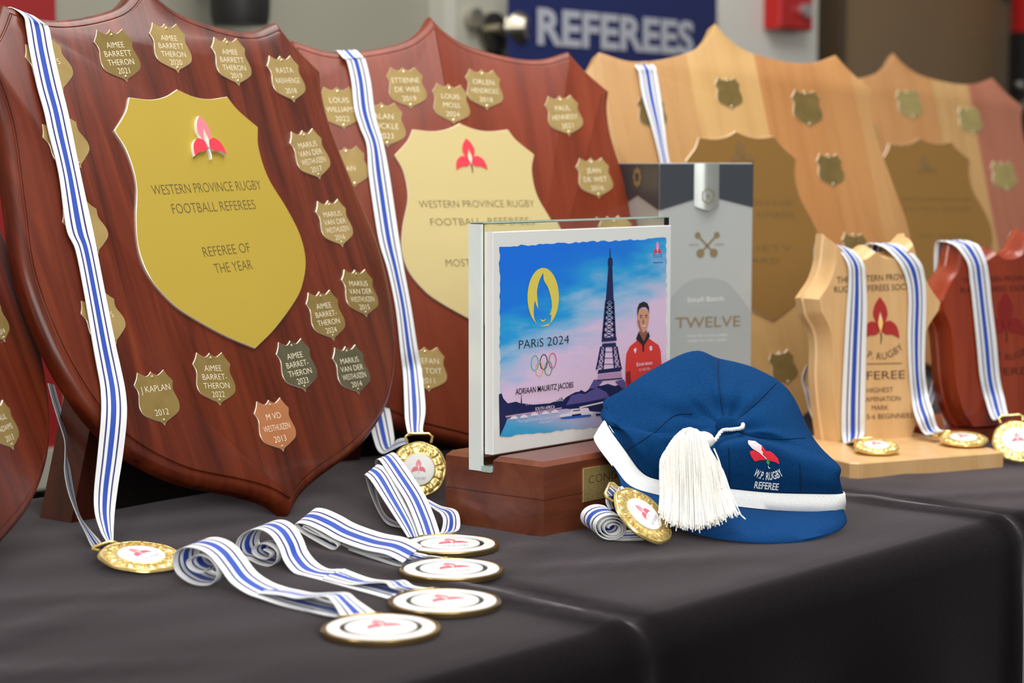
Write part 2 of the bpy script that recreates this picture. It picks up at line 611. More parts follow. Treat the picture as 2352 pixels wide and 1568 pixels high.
def sky_print():
    """the printed sky and water picture: coordinates 0..1 over the print"""
    m, nt, b = nodes('printed_sky')
    N, L = nt.nodes, nt.links
    uv = N.new('ShaderNodeUVMap')
    sp = N.new('ShaderNodeSeparateXYZ'); L.new(uv.outputs[0], sp.inputs[0])
    nz = N.new('ShaderNodeTexNoise'); nz.inputs['Scale'].default_value = 3.0; nz.inputs['Detail'].default_value = 5
    mp = N.new('ShaderNodeMapping'); mp.inputs['Scale'].default_value = (1.0, 3.0, 1)
    L.new(uv.outputs[0], mp.inputs[0]); L.new(mp.outputs[0], nz.inputs['Vector'])

    def math_(op, a, bb):
        n = N.new('ShaderNodeMath'); n.operation = op
        for i, v in enumerate((a, bb)):
            if isinstance(v, (int, float)):
                n.inputs[i].default_value = v
            else:
                L.new(v, n.inputs[i])
        return n.outputs[0]
    # blue fades to pink toward the middle right, lower part water
    t = math_('ADD', math_('MULTIPLY', sp.outputs[0], -0.42), math_('ADD', sp.outputs[1], math_('MULTIPLY', math_('SUBTRACT', nz.outputs['Fac'], 0.5), 0.55)))
    r = ramp(nt, [(0.02, srgb(236, 206, 232)), (0.25, srgb(230, 204, 236)), (0.40, srgb(150, 196, 236)), (0.52, srgb(40, 168, 232)), (0.66, srgb(10, 130, 235)), (0.85, srgb(8, 118, 238))])
    L.new(t, r.inputs[0])
    # right top fades to lighter blue
    w = math_('ADD', math_('MULTIPLY', sp.outputs[0], 0.35), math_('ADD', math_('MULTIPLY', sp.outputs[1], 1.0), math_('MULTIPLY', math_('SUBTRACT', nz.outputs['Fac'], 0.5), 0.1)))
    wr = ramp(nt, [(0.0, srgb(30, 158, 216)), (0.12, srgb(70, 170, 220)), (0.24, srgb(190, 190, 226)), (0.34, srgb(214, 202, 230))])
    L.new(w, wr.inputs[0])
    gt = math_('GREATER_THAN', sp.outputs[1], 0.165)
    mx = N.new('ShaderNodeMix'); mx.data_type = 'RGBA'
    L.new(gt, mx.inputs[0]); L.new(wr.outputs[0], mx.inputs[6]); L.new(r.outputs[0], mx.inputs[7])
    L.new(mx.outputs[2], b.inputs['Base Color'])
    b.inputs['Roughness'].default_value = 0.35
    return m


SKYP = sky_print()

# ------------------------------------------------------------------ room
def box_obj(name, lo, hi, m, parent=None):
    g = G()
    g.box([(a + b) / 2 for a, b in zip(lo, hi)], [(b - a) / 2 for a, b in zip(lo, hi)])
    return g.build(name, m, parent)


WALLY = 2.15
WALLM = brushed('wall_paint', srgb(150, 147, 132), 0.7, 0, 0.03, 3)
DOORM = brushed('door_paint', srgb(178, 176, 162), 0.5, 0, 0.02, 3)
PILLARM = brushed('pillar_paint', srgb(226, 224, 215), 0.6, 0, 0.02, 3)
BROWNM = brushed('brown_door_paint', srgb(140, 114, 82), 0.5, 0, 0.06, 2)
FLOORM = brushed('carpet_floor', srgb(70, 66, 62), 0.9, 0, 0.2, 60)


def wall_x(px, Y=WALLY):
    """x coordinate where the sight line of image column px meets the plane y=Y (level)"""
    k = (px - 1176) / F
    d = Y / (FWD[1] + RGT[1] * k)
    return float(FWD[0] * d + RGT[0] * k * d)


def wall_z(px, py, Y=WALLY):
    r = ray((px, py)); d = Y / r[1]
    return float(CAM[2] + r[2] * d)


struct(box_obj('floor', (-2, -0.6, -0.05), (6.5, WALLY + 0.3, 0), FLOORM))
xd0, xd1 = wall_x(985), wall_x(1200)
struct(box_obj('wall_back', (-1, WALLY, 0), (6.5, WALLY + 0.12, 2.6), WALLM))
# beige door with frame strip and lever lock, beside the blue banner
d1 = struct(box_obj('door_1', (wall_x(1012), WALLY - 0.02, 0), (wall_x(1400), WALLY - 0.001, 2.05), DOORM))
struct(box_obj('trim_1', (wall_x(985), WALLY - 0.035, 0), (wall_x(1012), WALLY - 0.001, 2.1), mat('door_frame', srgb(192, 190, 178), 0.5)))
hx, hz = wall_x(1106), wall_z(1106, 70)
g = G()
P = [(hx, WALLY - 0.02, hz), (hx, WALLY - 0.075, hz)]
g.tube([(hx, WALLY - 0.021, hz - 0.004), (hx, WALLY - 0.030, hz - 0.004)], 0.032, 20)
g.tube(P, 0.011, 12)
g.tube([(hx - 0.003, WALLY - 0.07, hz), (hx - 0.01, WALLY - 0.085, hz), (hx - 0.003, WALLY - 0.10, hz)], [0.022, 0.03, 0.018], 16)
h = g.build('door_knob', mat('knob_steel', srgb(150, 144, 130), 0.25, 0.9), None, True)
h.parent = d1
kx, kz = wall_x(1060), wall_z(1060, 44)
g = G(); g.tube([(kx, WALLY - 0.021, kz), (kx, WALLY - 0.036, kz)], 0.016, 16)
h2 = g.build('lock_cylinder', mat('lock_steel', srgb(190, 186, 172), 0.3, 0.8), None, True); h2.parent = d1
g = G(); g.tube([(hx, WALLY - 0.021, hz - 0.052), (hx, WALLY - 0.034, hz - 0.052)], 0.020, 16)
h3 = g.build('keyhole_cover', mat('keyhole_black', (0.01, 0.01, 0.01), 0.5), None, True); h3.parent = d1
# pillar and brown door
struct(box_obj('wall_pillar', (wall_x(1615, 2.08), 2.08, 0), (wall_x(1868, 2.08), WALLY - 0.001, 2.6), PILLARM))
struct(box_obj('door_2', (wall_x(1875), WALLY - 0.03, 0), (wall_x(2500), WALLY - 0.001, 2.1), BROWNM))
struct(box_obj('trim_2', (wall_x(1868), WALLY - 0.05, 0), (wall_x(1884), WALLY - 0.001, 2.15), mat('brown_frame', srgb(78, 62, 42), 0.5)))

# blue banner with white letters
BY = 2.06
bn = thing('banner', 'navy blue banner with white REFEREES lettering behind the shields', 'banner')
bn.location = (wall_x(1400, BY), BY, 0)
bx0, bx1 = wall_x(1170, BY), wall_x(1640, BY)
bt = 1.32
o = box_obj('banner_panel', (bx0 - bn.location[0], 0, 0.06), (bx1 - bn.location[0], 0.004, bt), mat('banner_navy', srgb(22, 34, 92), 0.5), bn)
o = box_obj('banner_stand', (bx0 - bn.location[0] - 0.02, -0.05, 0.0), (bx1 - bn.location[0] + 0.02, 0.05, 0.07), mat('banner_aluminium', srgb(160, 160, 160), 0.35, 0.8), bn)
g = G()
z_b = (wall_z(1256, 103, BY) + wall_z(1560, 119, BY)) / 2
z_t = (wall_z(1256, 23, BY) + wall_z(1560, 41, BY)) / 2
V, Fc, w = text_mesh('REFEREES', 0.035)
wx0, wx1 = wall_x(1231, BY), wall_x(1586, BY)
add_text(g, 'REFEREES', ((wx0 + wx1) / 2 - bn.location[0], z_b), z_t - z_b, wx1 - wx0, thin=0.035, mapf=lambda x, y: (x, -0.002, y))
zb2 = z_t + (z_t - z_b) * 0.42
add_text(g, 'REFEREES', ((wx0 + wx1) / 2 - bn.location[0], zb2 + 0.3), 0.0001, 0.0001, mapf=lambda x, y: (x, -0.002, y)) if False else None
g.build('banner_lettering', mat('banner_white', srgb(176, 178, 190), 0.5), bn)

# red call box on the pillar
cx, cz = wall_x(1783, 2.08), wall_z(1783, 69, 2.08)
rb = thing('call_box', 'small red wall box with a round silver knob on the white pillar', 'alarm box', Matrix.Translation((cx, 2.078, cz)))
hw = (wall_x(1822, 2.05) - wall_x(1745, 2.05)) / 2
g = G(); g.prism([(-hw, 0), (hw, 0), (hw, 0.12), (-hw, 0.12)], -0.0, 0.035, bev=0.004)
o = g.build('housing', mat('alarm_red', srgb(186, 22, 18), 0.4), rb)
o.data.transform(Matrix.Rotation(math.radians(90), 4, 'X'))
g = G(); g.tube([(hw * 0.35, -0.034, 0.036), (hw * 0.35, -0.048, 0.036)], 0.013, 20)
g.build('knob', mat('alarm_silver', srgb(190, 186, 190), 0.3, 0.7), rb, True)

# black speaker hanging at the wall
sx, sz = wall_x(561, 2.06), wall_z(561, 52, 2.02)
sp = thing('wall_speaker', 'black rounded speaker on the grey wall above the front shield', 'speaker', Matrix.Translation((sx, 2.06, sz)))
r0 = (wall_x(640, 2.06) - wall_x(482, 2.06)) / 2 * 0.66
g = G()
g.lathe([(0.0, 0), (r0 * 0.9, 0.0), (r0 * 0.97, 0.012), (r0 * 1.0, 0.04), (r0 * 1.06, 0.2), (0, 0.2)], 40)
g.build('speaker_body', mat('speaker_black', (0.012, 0.012, 0.012), 0.5), sp, True)
g = G(); g.lathe([(r0 * 1.012, 0.055), (r0 * 1.02, 0.06), (r0 * 1.075, 0.19), (r0 * 1.07, 0.195)], 40)
g.build('speaker_grille', mat('grille_grey', (0.04, 0.043, 0.04), 0.7), sp, True)
g = G(); g.box((0, 0.06, 0.1), (0.02, 0.03, 0.03)); g.build('bracket', mat('bracket_black', (0.02, 0.02, 0.02), 0.5), sp)

# red hanging banner low behind the left end of the table
RY = 2.12
rx0, rx1 = wall_x(-330, RY), wall_x(140, RY)
rbz0, rbz1 = wall_z(100, 1118, RY), wall_z(100, 1030, RY)
rd = thing('hanging_banner', 'tall red banner with a pale bottom bar behind the leftmost shields', 'banner', Matrix.Translation(((rx0 + rx1) / 2, RY, rbz0)))
hwid = (rx1 - rx0) / 2
box_obj('banner_cloth', (-hwid, -0.003, rbz1 - rbz0), (hwid, 0.003, 0.75), mat('banner_red', srgb(142, 22, 24), 0.6), rd)
box_obj('bottom_bar', (-hwid, -0.012, 0), (hwid, 0.012, rbz1 - rbz0), mat('bar_grey', srgb(176, 174, 160), 0.5), rd)
struct(box_obj('lower_wall_back', (-1, WALLY - 0.02, 0), (wall_x(980), WALLY - 0.001, 0.6), mat('lower_wall_black', (0.02, 0.02, 0.02), 0.6)))  # black strip along the lower back wall

# red and black extinguisher with silver cup far right
ey = 2.04
ex = wall_x(2366, ey)
ez = wall_z(2330, 70, ey)
fe = thing('fire_extinguisher', 'shiny red cylinder with black lower half at the right edge by the brown door', 'extinguisher', Matrix.Translation((ex, ey, ez)))
er = 0.058
g = G(); g.lathe([(er, 0), (er, 0.3), (er * 0.7, 0.33), (0, 0.34)], 40); g.build('cylinder', mat('extinguisher_red', srgb(190, 18, 24), 0.2, coat=0.5), fe, True)
g = G(); g.lathe([(0, -0.32), (er * 1.0, -0.32), (er * 1.03, -0.3), (er * 1.03, 0.0), (er, 0.001)], 40); g.build('lower_sleeve', mat('sleeve_black', (0.012, 0.014, 0.016), 0.35), fe, True)
g = G(); g.box((0, er + 0.008, 0.1), (0.02, 0.018, 0.02)); g.build('wall_bracket', mat('extinguisher_bracket', (0.05, 0.05, 0.05), 0.4, 0.6), fe)
cy = 1.62
cxx, czz = wall_x(2362, cy), wall_z(2340, 250, cy)
cp = thing('silver_cup', 'silver cup on a black plinth half cut off at the right edge', 'cup', Matrix.Translation((cxx, cy, Z0)))
cb = czz - Z0
g = G(); g.lathe([(0, 0), (0.042, 0), (0.042, 0.03), (0.036, 0.04), (0.036, cb - 0.004), (0.03, cb), (0, cb)], 40); g.build('plinth', mat('plinth_black', (0.012, 0.012, 0.012), 0.35), cp, True)
g = G(); g.lathe([(0.034, cb), (0.035, cb + 0.006), (0.022, cb + 0.014), (0.01, cb + 0.022), (0.008, cb + 0.03), (0.02, cb + 0.036), (0.031, cb + 0.04), (0.034, cb + 0.048), (0.03, cb + 0.05), (0.0, cb + 0.044)], 40)
g.build('bowl', mat('cup_silver', srgb(200, 210, 216), 0.18, 0.95), cp, True)

# ------------------------------------------------------------------ table
TX0, TX1, TY0, TY1 = 0.0, 3.6, 0.700, 1.375
CLOTH = fabric('charcoal_tablecloth', srgb(20, 17, 19), 0.18, 500, 0.95, 0.62, spec=0.03)
CLOTH.node_tree.nodes['Principled BSDF'].inputs['Sheen Roughness'].default_value = 0.27
CLOTH.node_tree.nodes['Principled BSDF'].inputs['Sheen Tint'].default_value = (1, 0.90, 0.98, 1)
g = G()
RAD = 0.022
prof = []   # (y, z, kind) across the table from front hem to back hem
for i in range(26):
    prof.append((TY0, 0.004 + (Z0 - RAD - 0.004) * i / 26, 'f'))
for i in range(9):
    a = math.pi / 2 * i / 8
    prof.append((TY0 + RAD - RAD * math.cos(a), Z0 - RAD + RAD * math.sin(a), 'c'))
for i in range(1, 40):
    prof.append((TY0 + RAD + (TY1 - TY0 - 2 * RAD) * i / 40, Z0, 't'))
for i in range(7):
    a = math.pi / 2 * i / 6
    prof.append((TY1 - RAD + RAD * math.sin(a), Z0 - RAD + RAD * math.cos(a), 'b'))
for i in range(1, 10):
    prof.append((TY1, Z0 - RAD - (Z0 - RAD - 0.004) * i / 9, 'b'))
seam = [(tab(1384, 1426)[0] - 0.005, 0.13), (tab(2284, 1189)[0], 0.06)]
NX = 360
rnd = np.random.RandomState(3)
rows = []
for i in range(NX + 1):
    x = TX0 - 0.06 + (TX1 - TX0 + 0.12) * (i / NX) ** 1.0
    row = []
    for (y, z, k) in prof:
        dy = dz = 0.0
        top = max(0.0, min(1.0, (z - (Z0 - RAD)) / RAD))
        drop = max(0.0, (Z0 - RAD - z))
        for sxx, sl in seam:
            # the crease runs slightly askew back across the top
            cxl = sxx + (y - TY0) * sl
            u = (x - cxl) / 0.010
            amp = math.exp(-u * u)
            if k in 'tc':
                fade = max(0.0, 1 - max(0, y - TY0 - 0.05) / 0.33)
                dz += 0.0045 * fade * top * (amp - 0.8 * math.exp(-((u - 2.0) ** 2)))
            if k in 'fc':
                dy -= 0.006 * amp * min(1, drop * 12 + 0.25) - 0.004 * math.exp(-((u - 2.6) ** 2)) * min(1, drop * 12 + 0.25)
        if k == 'f':
            dy += 0.010 * min(1, drop * 4) * (math.sin(x * 17 + 1) + 0.6 * math.sin(x * 31 + 2 + z * 3))
        if k == 't':
            e_ = min(1, (y - TY0) / 0.05) * (1 if y < 1.02 else max(0.0, 1 - (y - 1.02) / 0.05))
            dz += 0.0004 * math.sin(x * 23 + y * 40) * math.sin(y * 31 - x * 9)
            dz += e_ * 0.0012 * (math.exp(-((math.sin(x * 9 + y * 14 + 0.8)) / 0.16) ** 2) + math.exp(-((math.sin(x * 5.5 - y * 17 + 0.2)) / 0.14) ** 2)) * (0.5 + 0.5 * math.sin(x * 13 - y * 7))
        row.append((x, y + dy, z + dz))
    rows.append(row)
b = len(g.V)
n = len(prof)
for r in rows:
    g.V += r
for i in range(NX):
    for j in range(n - 1):
        g.F.append([b + i * n + j, b + (i + 1) * n + j, b + (i + 1) * n + j + 1, b + i * n + j + 1]); g.I.append(0)
cl = g.build('tablecloth', CLOTH, None, True, 60)
tag(cl, 'plain charcoal cloth spread over the long table and hanging down its front', 'tablecloth')

# ------------------------------------------------------------------ emblem (three petalled flower)
def emblem(name, parent, c, h, z, th, mats, up=(0, 1), mapf=None, side=None):
    """flower of height h centred at c in the parent's plane; mats: petals, wings, throat, accent, stem"""
    g = G()
    K = [[(0.0, 0.52, 'c'), (0.13, 0.36), (0.19, 0.16), (0.13, -0.02), (0.05, -0.22, 'c'), (-0.05, -0.22, 'c'), (-0.13, -0.02), (-0.19, 0.16), (-0.13, 0.36)],
         [(0.03, -0.24, 'c'), (0.09, -0.06), (0.24, 0.0), (0.40, -0.10), (0.47, -0.26), (0.48, -0.40, 'c'), (0.30, -0.31), (0.14, -0.30)],
         [(-0.03, -0.24, 'c'), (-0.09, -0.06), (-0.24, 0.0), (-0.40, -0.10), (-0.47, -0.26), (-0.48, -0.40, 'c'), (-0.30, -0.31), (-0.14, -0.30)],
         [(0.0, 0.18, 'c'), (0.05, 0.02), (0.055, -0.08), (0.0, -0.24, 'c'), (-0.055, -0.08), (-0.05, 0.02)],
         [(0.0, 0.20, 'c'), (0.028, 0.06, 'c'), (0.0, 0.02, 'c'), (-0.028, 0.06, 'c')],
         [(0.016, -0.25, 'c'), (0.03, -0.38), (-0.005, -0.5, 'c'), (-0.02, -0.49, 'c'), (-0.004, -0.38), (-0.016, -0.25, 'c')]]
    ux, uy = up
    for i, k in enumerate(K):
        P = [(c[0] + (x * uy + y * ux) * h, c[1] + (-x * ux + y * uy) * h) for x, y in outline(k, 5)]
        zz = z + (0, 0, 0, 0.15, 0.25, -0.1)[i] * th
        if mapf:
            P = ccw(P); nP = len(P)
            mx_, my_ = sum(p[0] for p in P) / nP, sum(p[1] for p in P) / nP
            ringsP = [[mapf(mx_ + (x - mx_) * q_, my_ + (y - my_) * q_, 0.0003 + 0.00012 * i) for x, y in P] for q_ in (1, 0.75, 0.5, 0.25, 0.02)]
            g.loft(ringsP, False, True, i)
        else:
            P = ccw(P)
            g.loft([[(x, y, zz) for x, y in P], [(x, y, zz + th) for x, y in P]], cap0=False, cap1=False, mi=6 if side else i)
            g.add([(x, y, zz + th) for x, y in P], [list(range(len(P)))], i)
    return g.build(name, [mats[0], mats[1], mats[1], mats[2], mats[3], mats[4]] + ([side] if side else []), parent)


# ------------------------------------------------------------------ wooden shields
HALF = [(0, 440, 'c'), (13, 425), (36, 411), (80, 401.5), (114, 400.5), (147, 409, 'c'), (163, 391), (186, 372.5, 'c'), (179.5, 350), (179, 318),
        (188, 263), (195.5, 211), (189, 158), (176, 119), (161, 93), (138, 69), (98, 45.5), (45, 28.5), (18, 17.5), (0, 4, 'c')]
PHALF = [(0, 217.5, 'c'), (15, 211.5), (32, 209), (54, 211, 'c'), (62, 199), (79, 184, 'c'), (72.5, 166), (73, 140), (84, 112), (90, 88), (87, 66), (75, 47), (60, 33.5), (29, 14), (0, 0, 'c')]
NHALF = [(0, 0, 'c'), (3, -2.4), (7, -3.2), (13.8, 0.4, 'c'), (16.5, -4.5), (20.5, -9.3, 'c'), (18.2, -16), (20.3, -24), (20.8, -29), (18, -34.5), (8.5, -39.2), (2.5, -41.6), (0, -44.5, 'c')]


def raised(de, dc, dt):
    """the shield outline with ears, shoulders and top point lifted a little"""
    K = [(340, 0), (372.5, de), (405, dc), (440, dt)]
    return [(p[0], p[1] + float(np.interp(p[1], [k[0] for k in K], [k[1] for k in K]))) + tuple(p[2:]) for p in HALF]


def board(parent, m, rim=10, thick=18, mould=True, half=HALF, sx=1.0):
    P = ccw(outline(mirror([(p[0] * sx,) + tuple(p[1:]) for p in half]), 8))
    P = [(x / 1000, y / 1000) for x, y in P]
    g = G()
    if mould:
        prof = [(2, -thick), (0, -thick + 2), (0, -9), (0.6, -6.3), (2.4, -3.9), (5.0, -2.2), (7.6, -1.6), (8.6, -1.9), (9.2, -1.6), (9.6, -0.3), (10.2, 0)]
    else:
        prof = [(1, -thick), (0, -thick + 1), (0, -1.8), (0.6, -0.6), (1.8, 0)]
    L = []
    for off, z in prof:
        q = inset(P, off / 1000) if off else P
        L.append([(x, y, z / 1000) for x, y in q])
    g.loft(L)
    return g.build('board', m, parent, True, 28)


def plate(parent, name, fr, topc, tip, half, m, th, lines=None, lmat=None, bev=0.0004, z0=0.0, sc=None, wsc=1.0, pins=True, hold=None):
    """metal plate whose top centre and bottom tip are seen at the given image points"""
    A = np.array(fr.l2(*topc, z0 + th)); B = np.array(fr.l2(*tip, z0 + th))
    ax = A - B
    ln = np.linalg.norm(ax)
    ax /= ln
    H = max(p[1] for p in half) - min(p[1] for p in half)
    top = half[0][1]
    k = ln / abs(top - half[-1][1]) if sc is None else sc
    T = lambda x, y: (A[0] + x * wsc * k * ax[1] + (y - top) * k * ax[0], A[1] - x * wsc * k * ax[0] + (y - top) * k * ax[1])
    P = [T(x, y) for x, y in outline(mirror(half), 6)]
    g = G(); g.prism(P, z0, z0 + th, bev=bev)
    g.I = [0 if len(f) > 8 else 1 for f in g.F]
    o = g.build(name, [m, EDGEM], parent, True, 20)
    if lines:
        g = G()
        for body, y, h, wmax in lines:
            if body:
                add_text(g, body, T(0 if not isinstance(y, tuple) else y[1], y if not isinstance(y, tuple) else y[0]), h * k, z=z0 + th + 0.00012, up=(ax[0], ax[1]), thin=-0.012 if name == 'name_plate' else -0.018, wmax=wmax * k * wsc)
        if g.V:
            l = g.build('lettering', lmat, o)
    if pins:
        for (x, y) in ((0, -4.5), (0, -40)):
            p = T(x, y)
            g = G(); g.lathe([(0.0011, z0 + th), (0.0010, z0 + th + 0.0005), (0.0005, z0 + th + 0.0008)], 10, cap1=True)
            q = g.build('pin', PINM, o, True); q.data.transform(Matrix.Translation((p[0], p[1], 0)))
    return o, T, k, ax


def nlines(ls, h=5.2):
    n = len(ls)
    y0, y1 = (-14, -36) if n > 3 else (-14.5, -34)
    out = []
    for i, t in enumerate(ls):
        y = y0 + (y1 - y0) * i / max(1, n - 1) if n > 1 else -20
        out.append((t, y - 1.5 if n > 3 else y - 2, h if n > 3 else h * 1.05, 31))
    return out


def shield(fr, label, m, rim=10, mould=True, thick=18, half=HALF):
    t = thing('award_shield', label, 'shield', fr.M())
    board(t, m, rim, thick, mould, half)
    return t


f1 = Frame(tab(680, 1190), 4, 20.5, 0.55)
H1, H2, H3, H4 = raised(5, 13, 14), raised(0, 5, 5), raised(3, 7, 11), raised(0, 4, 6)
s1 = shield(f1, 'large dark mahogany shield at front left with a bright yellow plate', MAHOG, half=H1)
pl, T, k, ax = plate(s1, 'centre_plate', f1, (407, 205), (587, 800), PHALF, GOLDSAT, 0.0022, z0=0.0, pins=False, lines=None)
g = G()
for body, px, hgt, wd in (('WESTERN PROVINCE RUGBY', ((352, 450), (594, 437)), 8.2, None), ('FOOTBALL REFEREES', ((397, 493), (582, 482)), 8.2, None),
                          ('REFEREE OF', ((467, 592), (571, 581)), 8.2, None), ('THE YEAR', ((493, 630), (576, 620)), 8.2, None)):
    a = np.array(f1.l2(*px[0])); b_ = np.array(f1.l2(*px[1]))
    d_ = b_ - a; wdt = np.linalg.norm(d_); d_ /= wdt
    g = G(); add_text(g, body, tuple((a + b_) / 2), hgt / 1000 * 1.05, wdt * 1.03, z=0.00235, up=(-d_[1], d_[0]), thin=-0.014)
    g.build('lettering', ENGRD, pl)
ec = f1.l2(463, 322)
emblem('emblem', pl, ec, 0.0365, 0.0022, 0.003, (PINK, RED, PALEPK, YEL, WHITE), up=(ax[0], ax[1]), side=WHITE)
N1 = [((87, 94), (146, 210), ['', 'J         S', '', ''], BRASS), ((124, 274), (187, 386), ['', 'M          ', '', ''], BRASS),
      ((172, 471), (227, 583), ['', 'A         ', '', ''], BRASS), ((213, 680), (268, 790), ['', 'J         S', '', ''], BRASS),
      ((252, 68), (293, 188), ['AIMEE', 'BARRETT', 'THERON', '2021'], BRASSDARK), ((378, 54), (411, 167), ['AIMEE', 'BARRETT', 'THERON', '2020'], BRASS),
      ((518, 87), (550, 197), ['AIMEE', 'BARRETT', 'THERON', '2019'], BRASS), ((643, 128), (677, 235), ['RASTA', 'RASIVHENGE', '2018'], BRASS),
      ((694, 299), (736, 412), ['MARIUS', 'VAN DER', 'WESTHUIZEN', '2017'], BRASS), ((753, 460), (788, 567), ['MARIUS', 'VAN DER', 'WESTHUIZEN', '2016'], BRASS),
      ((815, 619), (843, 728), ['MARIUS', 'VAN DER', 'WESTHUIZEN', '2015'], BRASSDARK), ((733, 669), (768, 782), ['AIMEE', 'BARRET-', 'THERON', '2024'], BRASSDARK),
      ((666, 782), (703, 899), ['AIMEE', 'BARRET-', 'THERON', '2023'], GREYTINT), ((793, 795), (826, 905), ['MARIUS', 'VAN DER', 'WESTHUIZEN', '2014'], GREYTINT),
      ((481, 810), (507, 931), ['AIMEE', 'BARRET-', 'THERON', '2022'], BRASSDARK), ((346, 853), (380, 977), ['J KAPLAN', '', '2012'], BRASSDARK),
      ((617, 918), (652, 1037), ['M VD', 'WESTHUIZEN', '2013'], COPPERTINT)]
for tc_, tp, ls, m in N1:
    plate(s1, 'name_plate', f1, tc_, tp, NHALF, m, 0.0008, nlines(ls), ENGR, bev=0.0002)

f2 = Frame(tab(1180, 1080), -19, 21, -0.4)
s2 = shield(f2, 'reddish mahogany shield with a cream gold plate, directly behind the glass picture trophy', MAHOG2, half=H2)
pl, T, k, ax = plate(s2, 'centre_plate', f2, (1056, 283), (1150, 770), PHALF, PALEGOLD, 0.002, pins=False, sc=0.00094)
g = G()
for body, px in (('WESTERN PROVINCE RUGBY', ((962, 479), (1226, 477))), ('FOOTBALL  REFEREES', ((988, 520), (1214, 517))), ('MOST IMPROVED', ((1023, 614), (1190, 611))), ('REFEREE', ((1083, 652), (1175, 651)))):
    a = np.array(f2.l2(*px[0])); b_ = np.array(f2.l2(*px[1]))
    d_ = b_ - a; wdt = np.linalg.norm(d_); d_ /= wdt
    g = G(); add_text(g, body, tuple((a + b_) / 2), 0.0075, wdt, z=0.0022, up=(-d_[1], d_[0]), thin=-0.014)
    g.build('lettering', ENGRD, pl)
emblem('emblem', pl, f2.l2(1076, 360), 0.034, 0.002, 0.0006, (RED, RED, PALEPK, YEL, STEMD), up=(ax[0], ax[1]))
N2 = [((773, 200), (791, 297), ['LOUIS', 'WILLIAMS', '2022']), ((925, 155), (945, 250), ['ETTIENNE', 'DE WEE', '2019']), ((1031, 193), (1043, 285), ['LOUIS', 'MOSS', '2024']),
      ((1106, 160), (1120, 252), ['ORLEN', 'HENDRICKS', '2018']), ((876, 235), (891, 338), ['ALAN', 'BUCKLE', '2023']), ((1285, 220), (1309, 312), ['PAUL', 'HENNESSY', '2021']),
      ((1357, 363), (1377, 455), ['JEAN', 'DE WET', '2016']), ((792, 338), (817, 430), ['', 'AN', '']), ((975, 797), (986, 900), ['STEFAN', 'DU TOIT', '2011']), ((1396, 497), (1418, 590), ['P', '', ''])]
for tc_, tp, ls in N2:
    plate(s2, 'name_plate', f2, tc_, tp, NHALF, BRASS, 0.0008, nlines(ls, 5.6), ENGR, bev=0.0002)

f3 = Frame(tab(1825, 992), -24, 20, 0.8)
s3 = shield(f3, 'pale honey wood shield with a ribbon over its left shoulder, behind the whisky carton', LIGHTW, mould=False, half=H3)
pl, T, k, ax = plate(s3, 'centre_plate', f3, (1690, 301), (1777, 735), PHALF, BROWNGOLD, 0.002, pins=False, sc=0.00096, wsc=0.9)
g = G()
for body, px in (('WESTERN PROVINCE RUGBY', ((1610, 472), (1824, 474))), ('FOOTBALL REFEREES', ((1625, 500), (1822, 501))), ('SOCIETY', ((1650, 576), (1818, 578))), ('AWARD', ((1660, 605), (1790, 606)))):
    a = np.array(f3.l2(*px[0])); b_ = np.array(f3.l2(*px[1]))
    d_ = b_ - a; wdt = np.linalg.norm(d_); d_ /= wdt
    g = G(); add_text(g, body, tuple((a + b_) / 2), 0.0065, wdt, z=0.0022, up=(-d_[1], d_[0]), thin=-0.014)
    g.build('lettering', ENGRD, pl)
emblem('emblem', pl, f3.l2(1700, 352), 0.03, 0.002, 0.0004, (mat('etched_bronze', srgb(112, 84, 44), 0.5),) * 5, up=(ax[0], ax[1]))
for tc_, tp, m in (((1668, 178), (1682, 252), OLIVE), ((1492, 221), (1505, 300), OLIVE), ((1848, 207), (1861, 292), OLIVE), ((1902, 353), (1915, 430), OLIVE), ((1960, 535), (1972, 612), OLIVE), ((1790, 806), (1812, 884), OLIVE)):
    plate(s3, 'name_plate', f3, tc_, tp, NHALF, m, 0.0008, nlines(['A', 'WINNER', '20']) if False else None, ENGR, bev=0.0002, wsc=0.92)

f4 = Frame(tab(2189, 876), -28, 20, 0)
s4 = shield(f4, 'striped pink and tan wood shield at far right, without a ribbon', LIGHTW2, mould=False, half=H4)
pl, T, k, ax = plate(s4, 'centre_plate', f4, (2112, 317), (2190, 680), PHALF, BROWNGOLD, 0.002, pins=False, sc=0.00096, wsc=0.92)
g = G()
for body, px in (('WESTERN PROVINCE RUGBY', ((2066, 464), (2232, 464))), ('FOOTBALL REFEREES', ((2078, 486), (2230, 486))), ('MOST PROMISING', ((2110, 548), (2230, 548)))):
    a = np.array(f4.l2(*px[0])); b_ = np.array(f4.l2(*px[1]))
    d_ = b_ - a; wdt = np.linalg.norm(d_); d_ /= wdt
    g = G(); add_text(g, body, tuple((a + b_) / 2), 0.0065, wdt, z=0.0022, up=(-d_[1], d_[0]), thin=-0.014)
    g.build('lettering', ENGRD, pl)
emblem('emblem', pl, f4.l2(2124, 380), 0.03, 0.002, 0.0004, (bpy.data.materials['etched_bronze'],) * 5, up=(ax[0], ax[1]))
for tc_, tp in (((2082, 205), (2098, 275)), ((2222, 245), (2236, 310)), ((2300, 370), (2314, 440)), ((1986, 275), (1996, 335)), ((2340, 535), (2352, 600))):
    plate(s4, 'name_plate', f4, tc_, tp, NHALF, OLIVE2, 0.0008, None, ENGR, bev=0.0002, wsc=0.95)

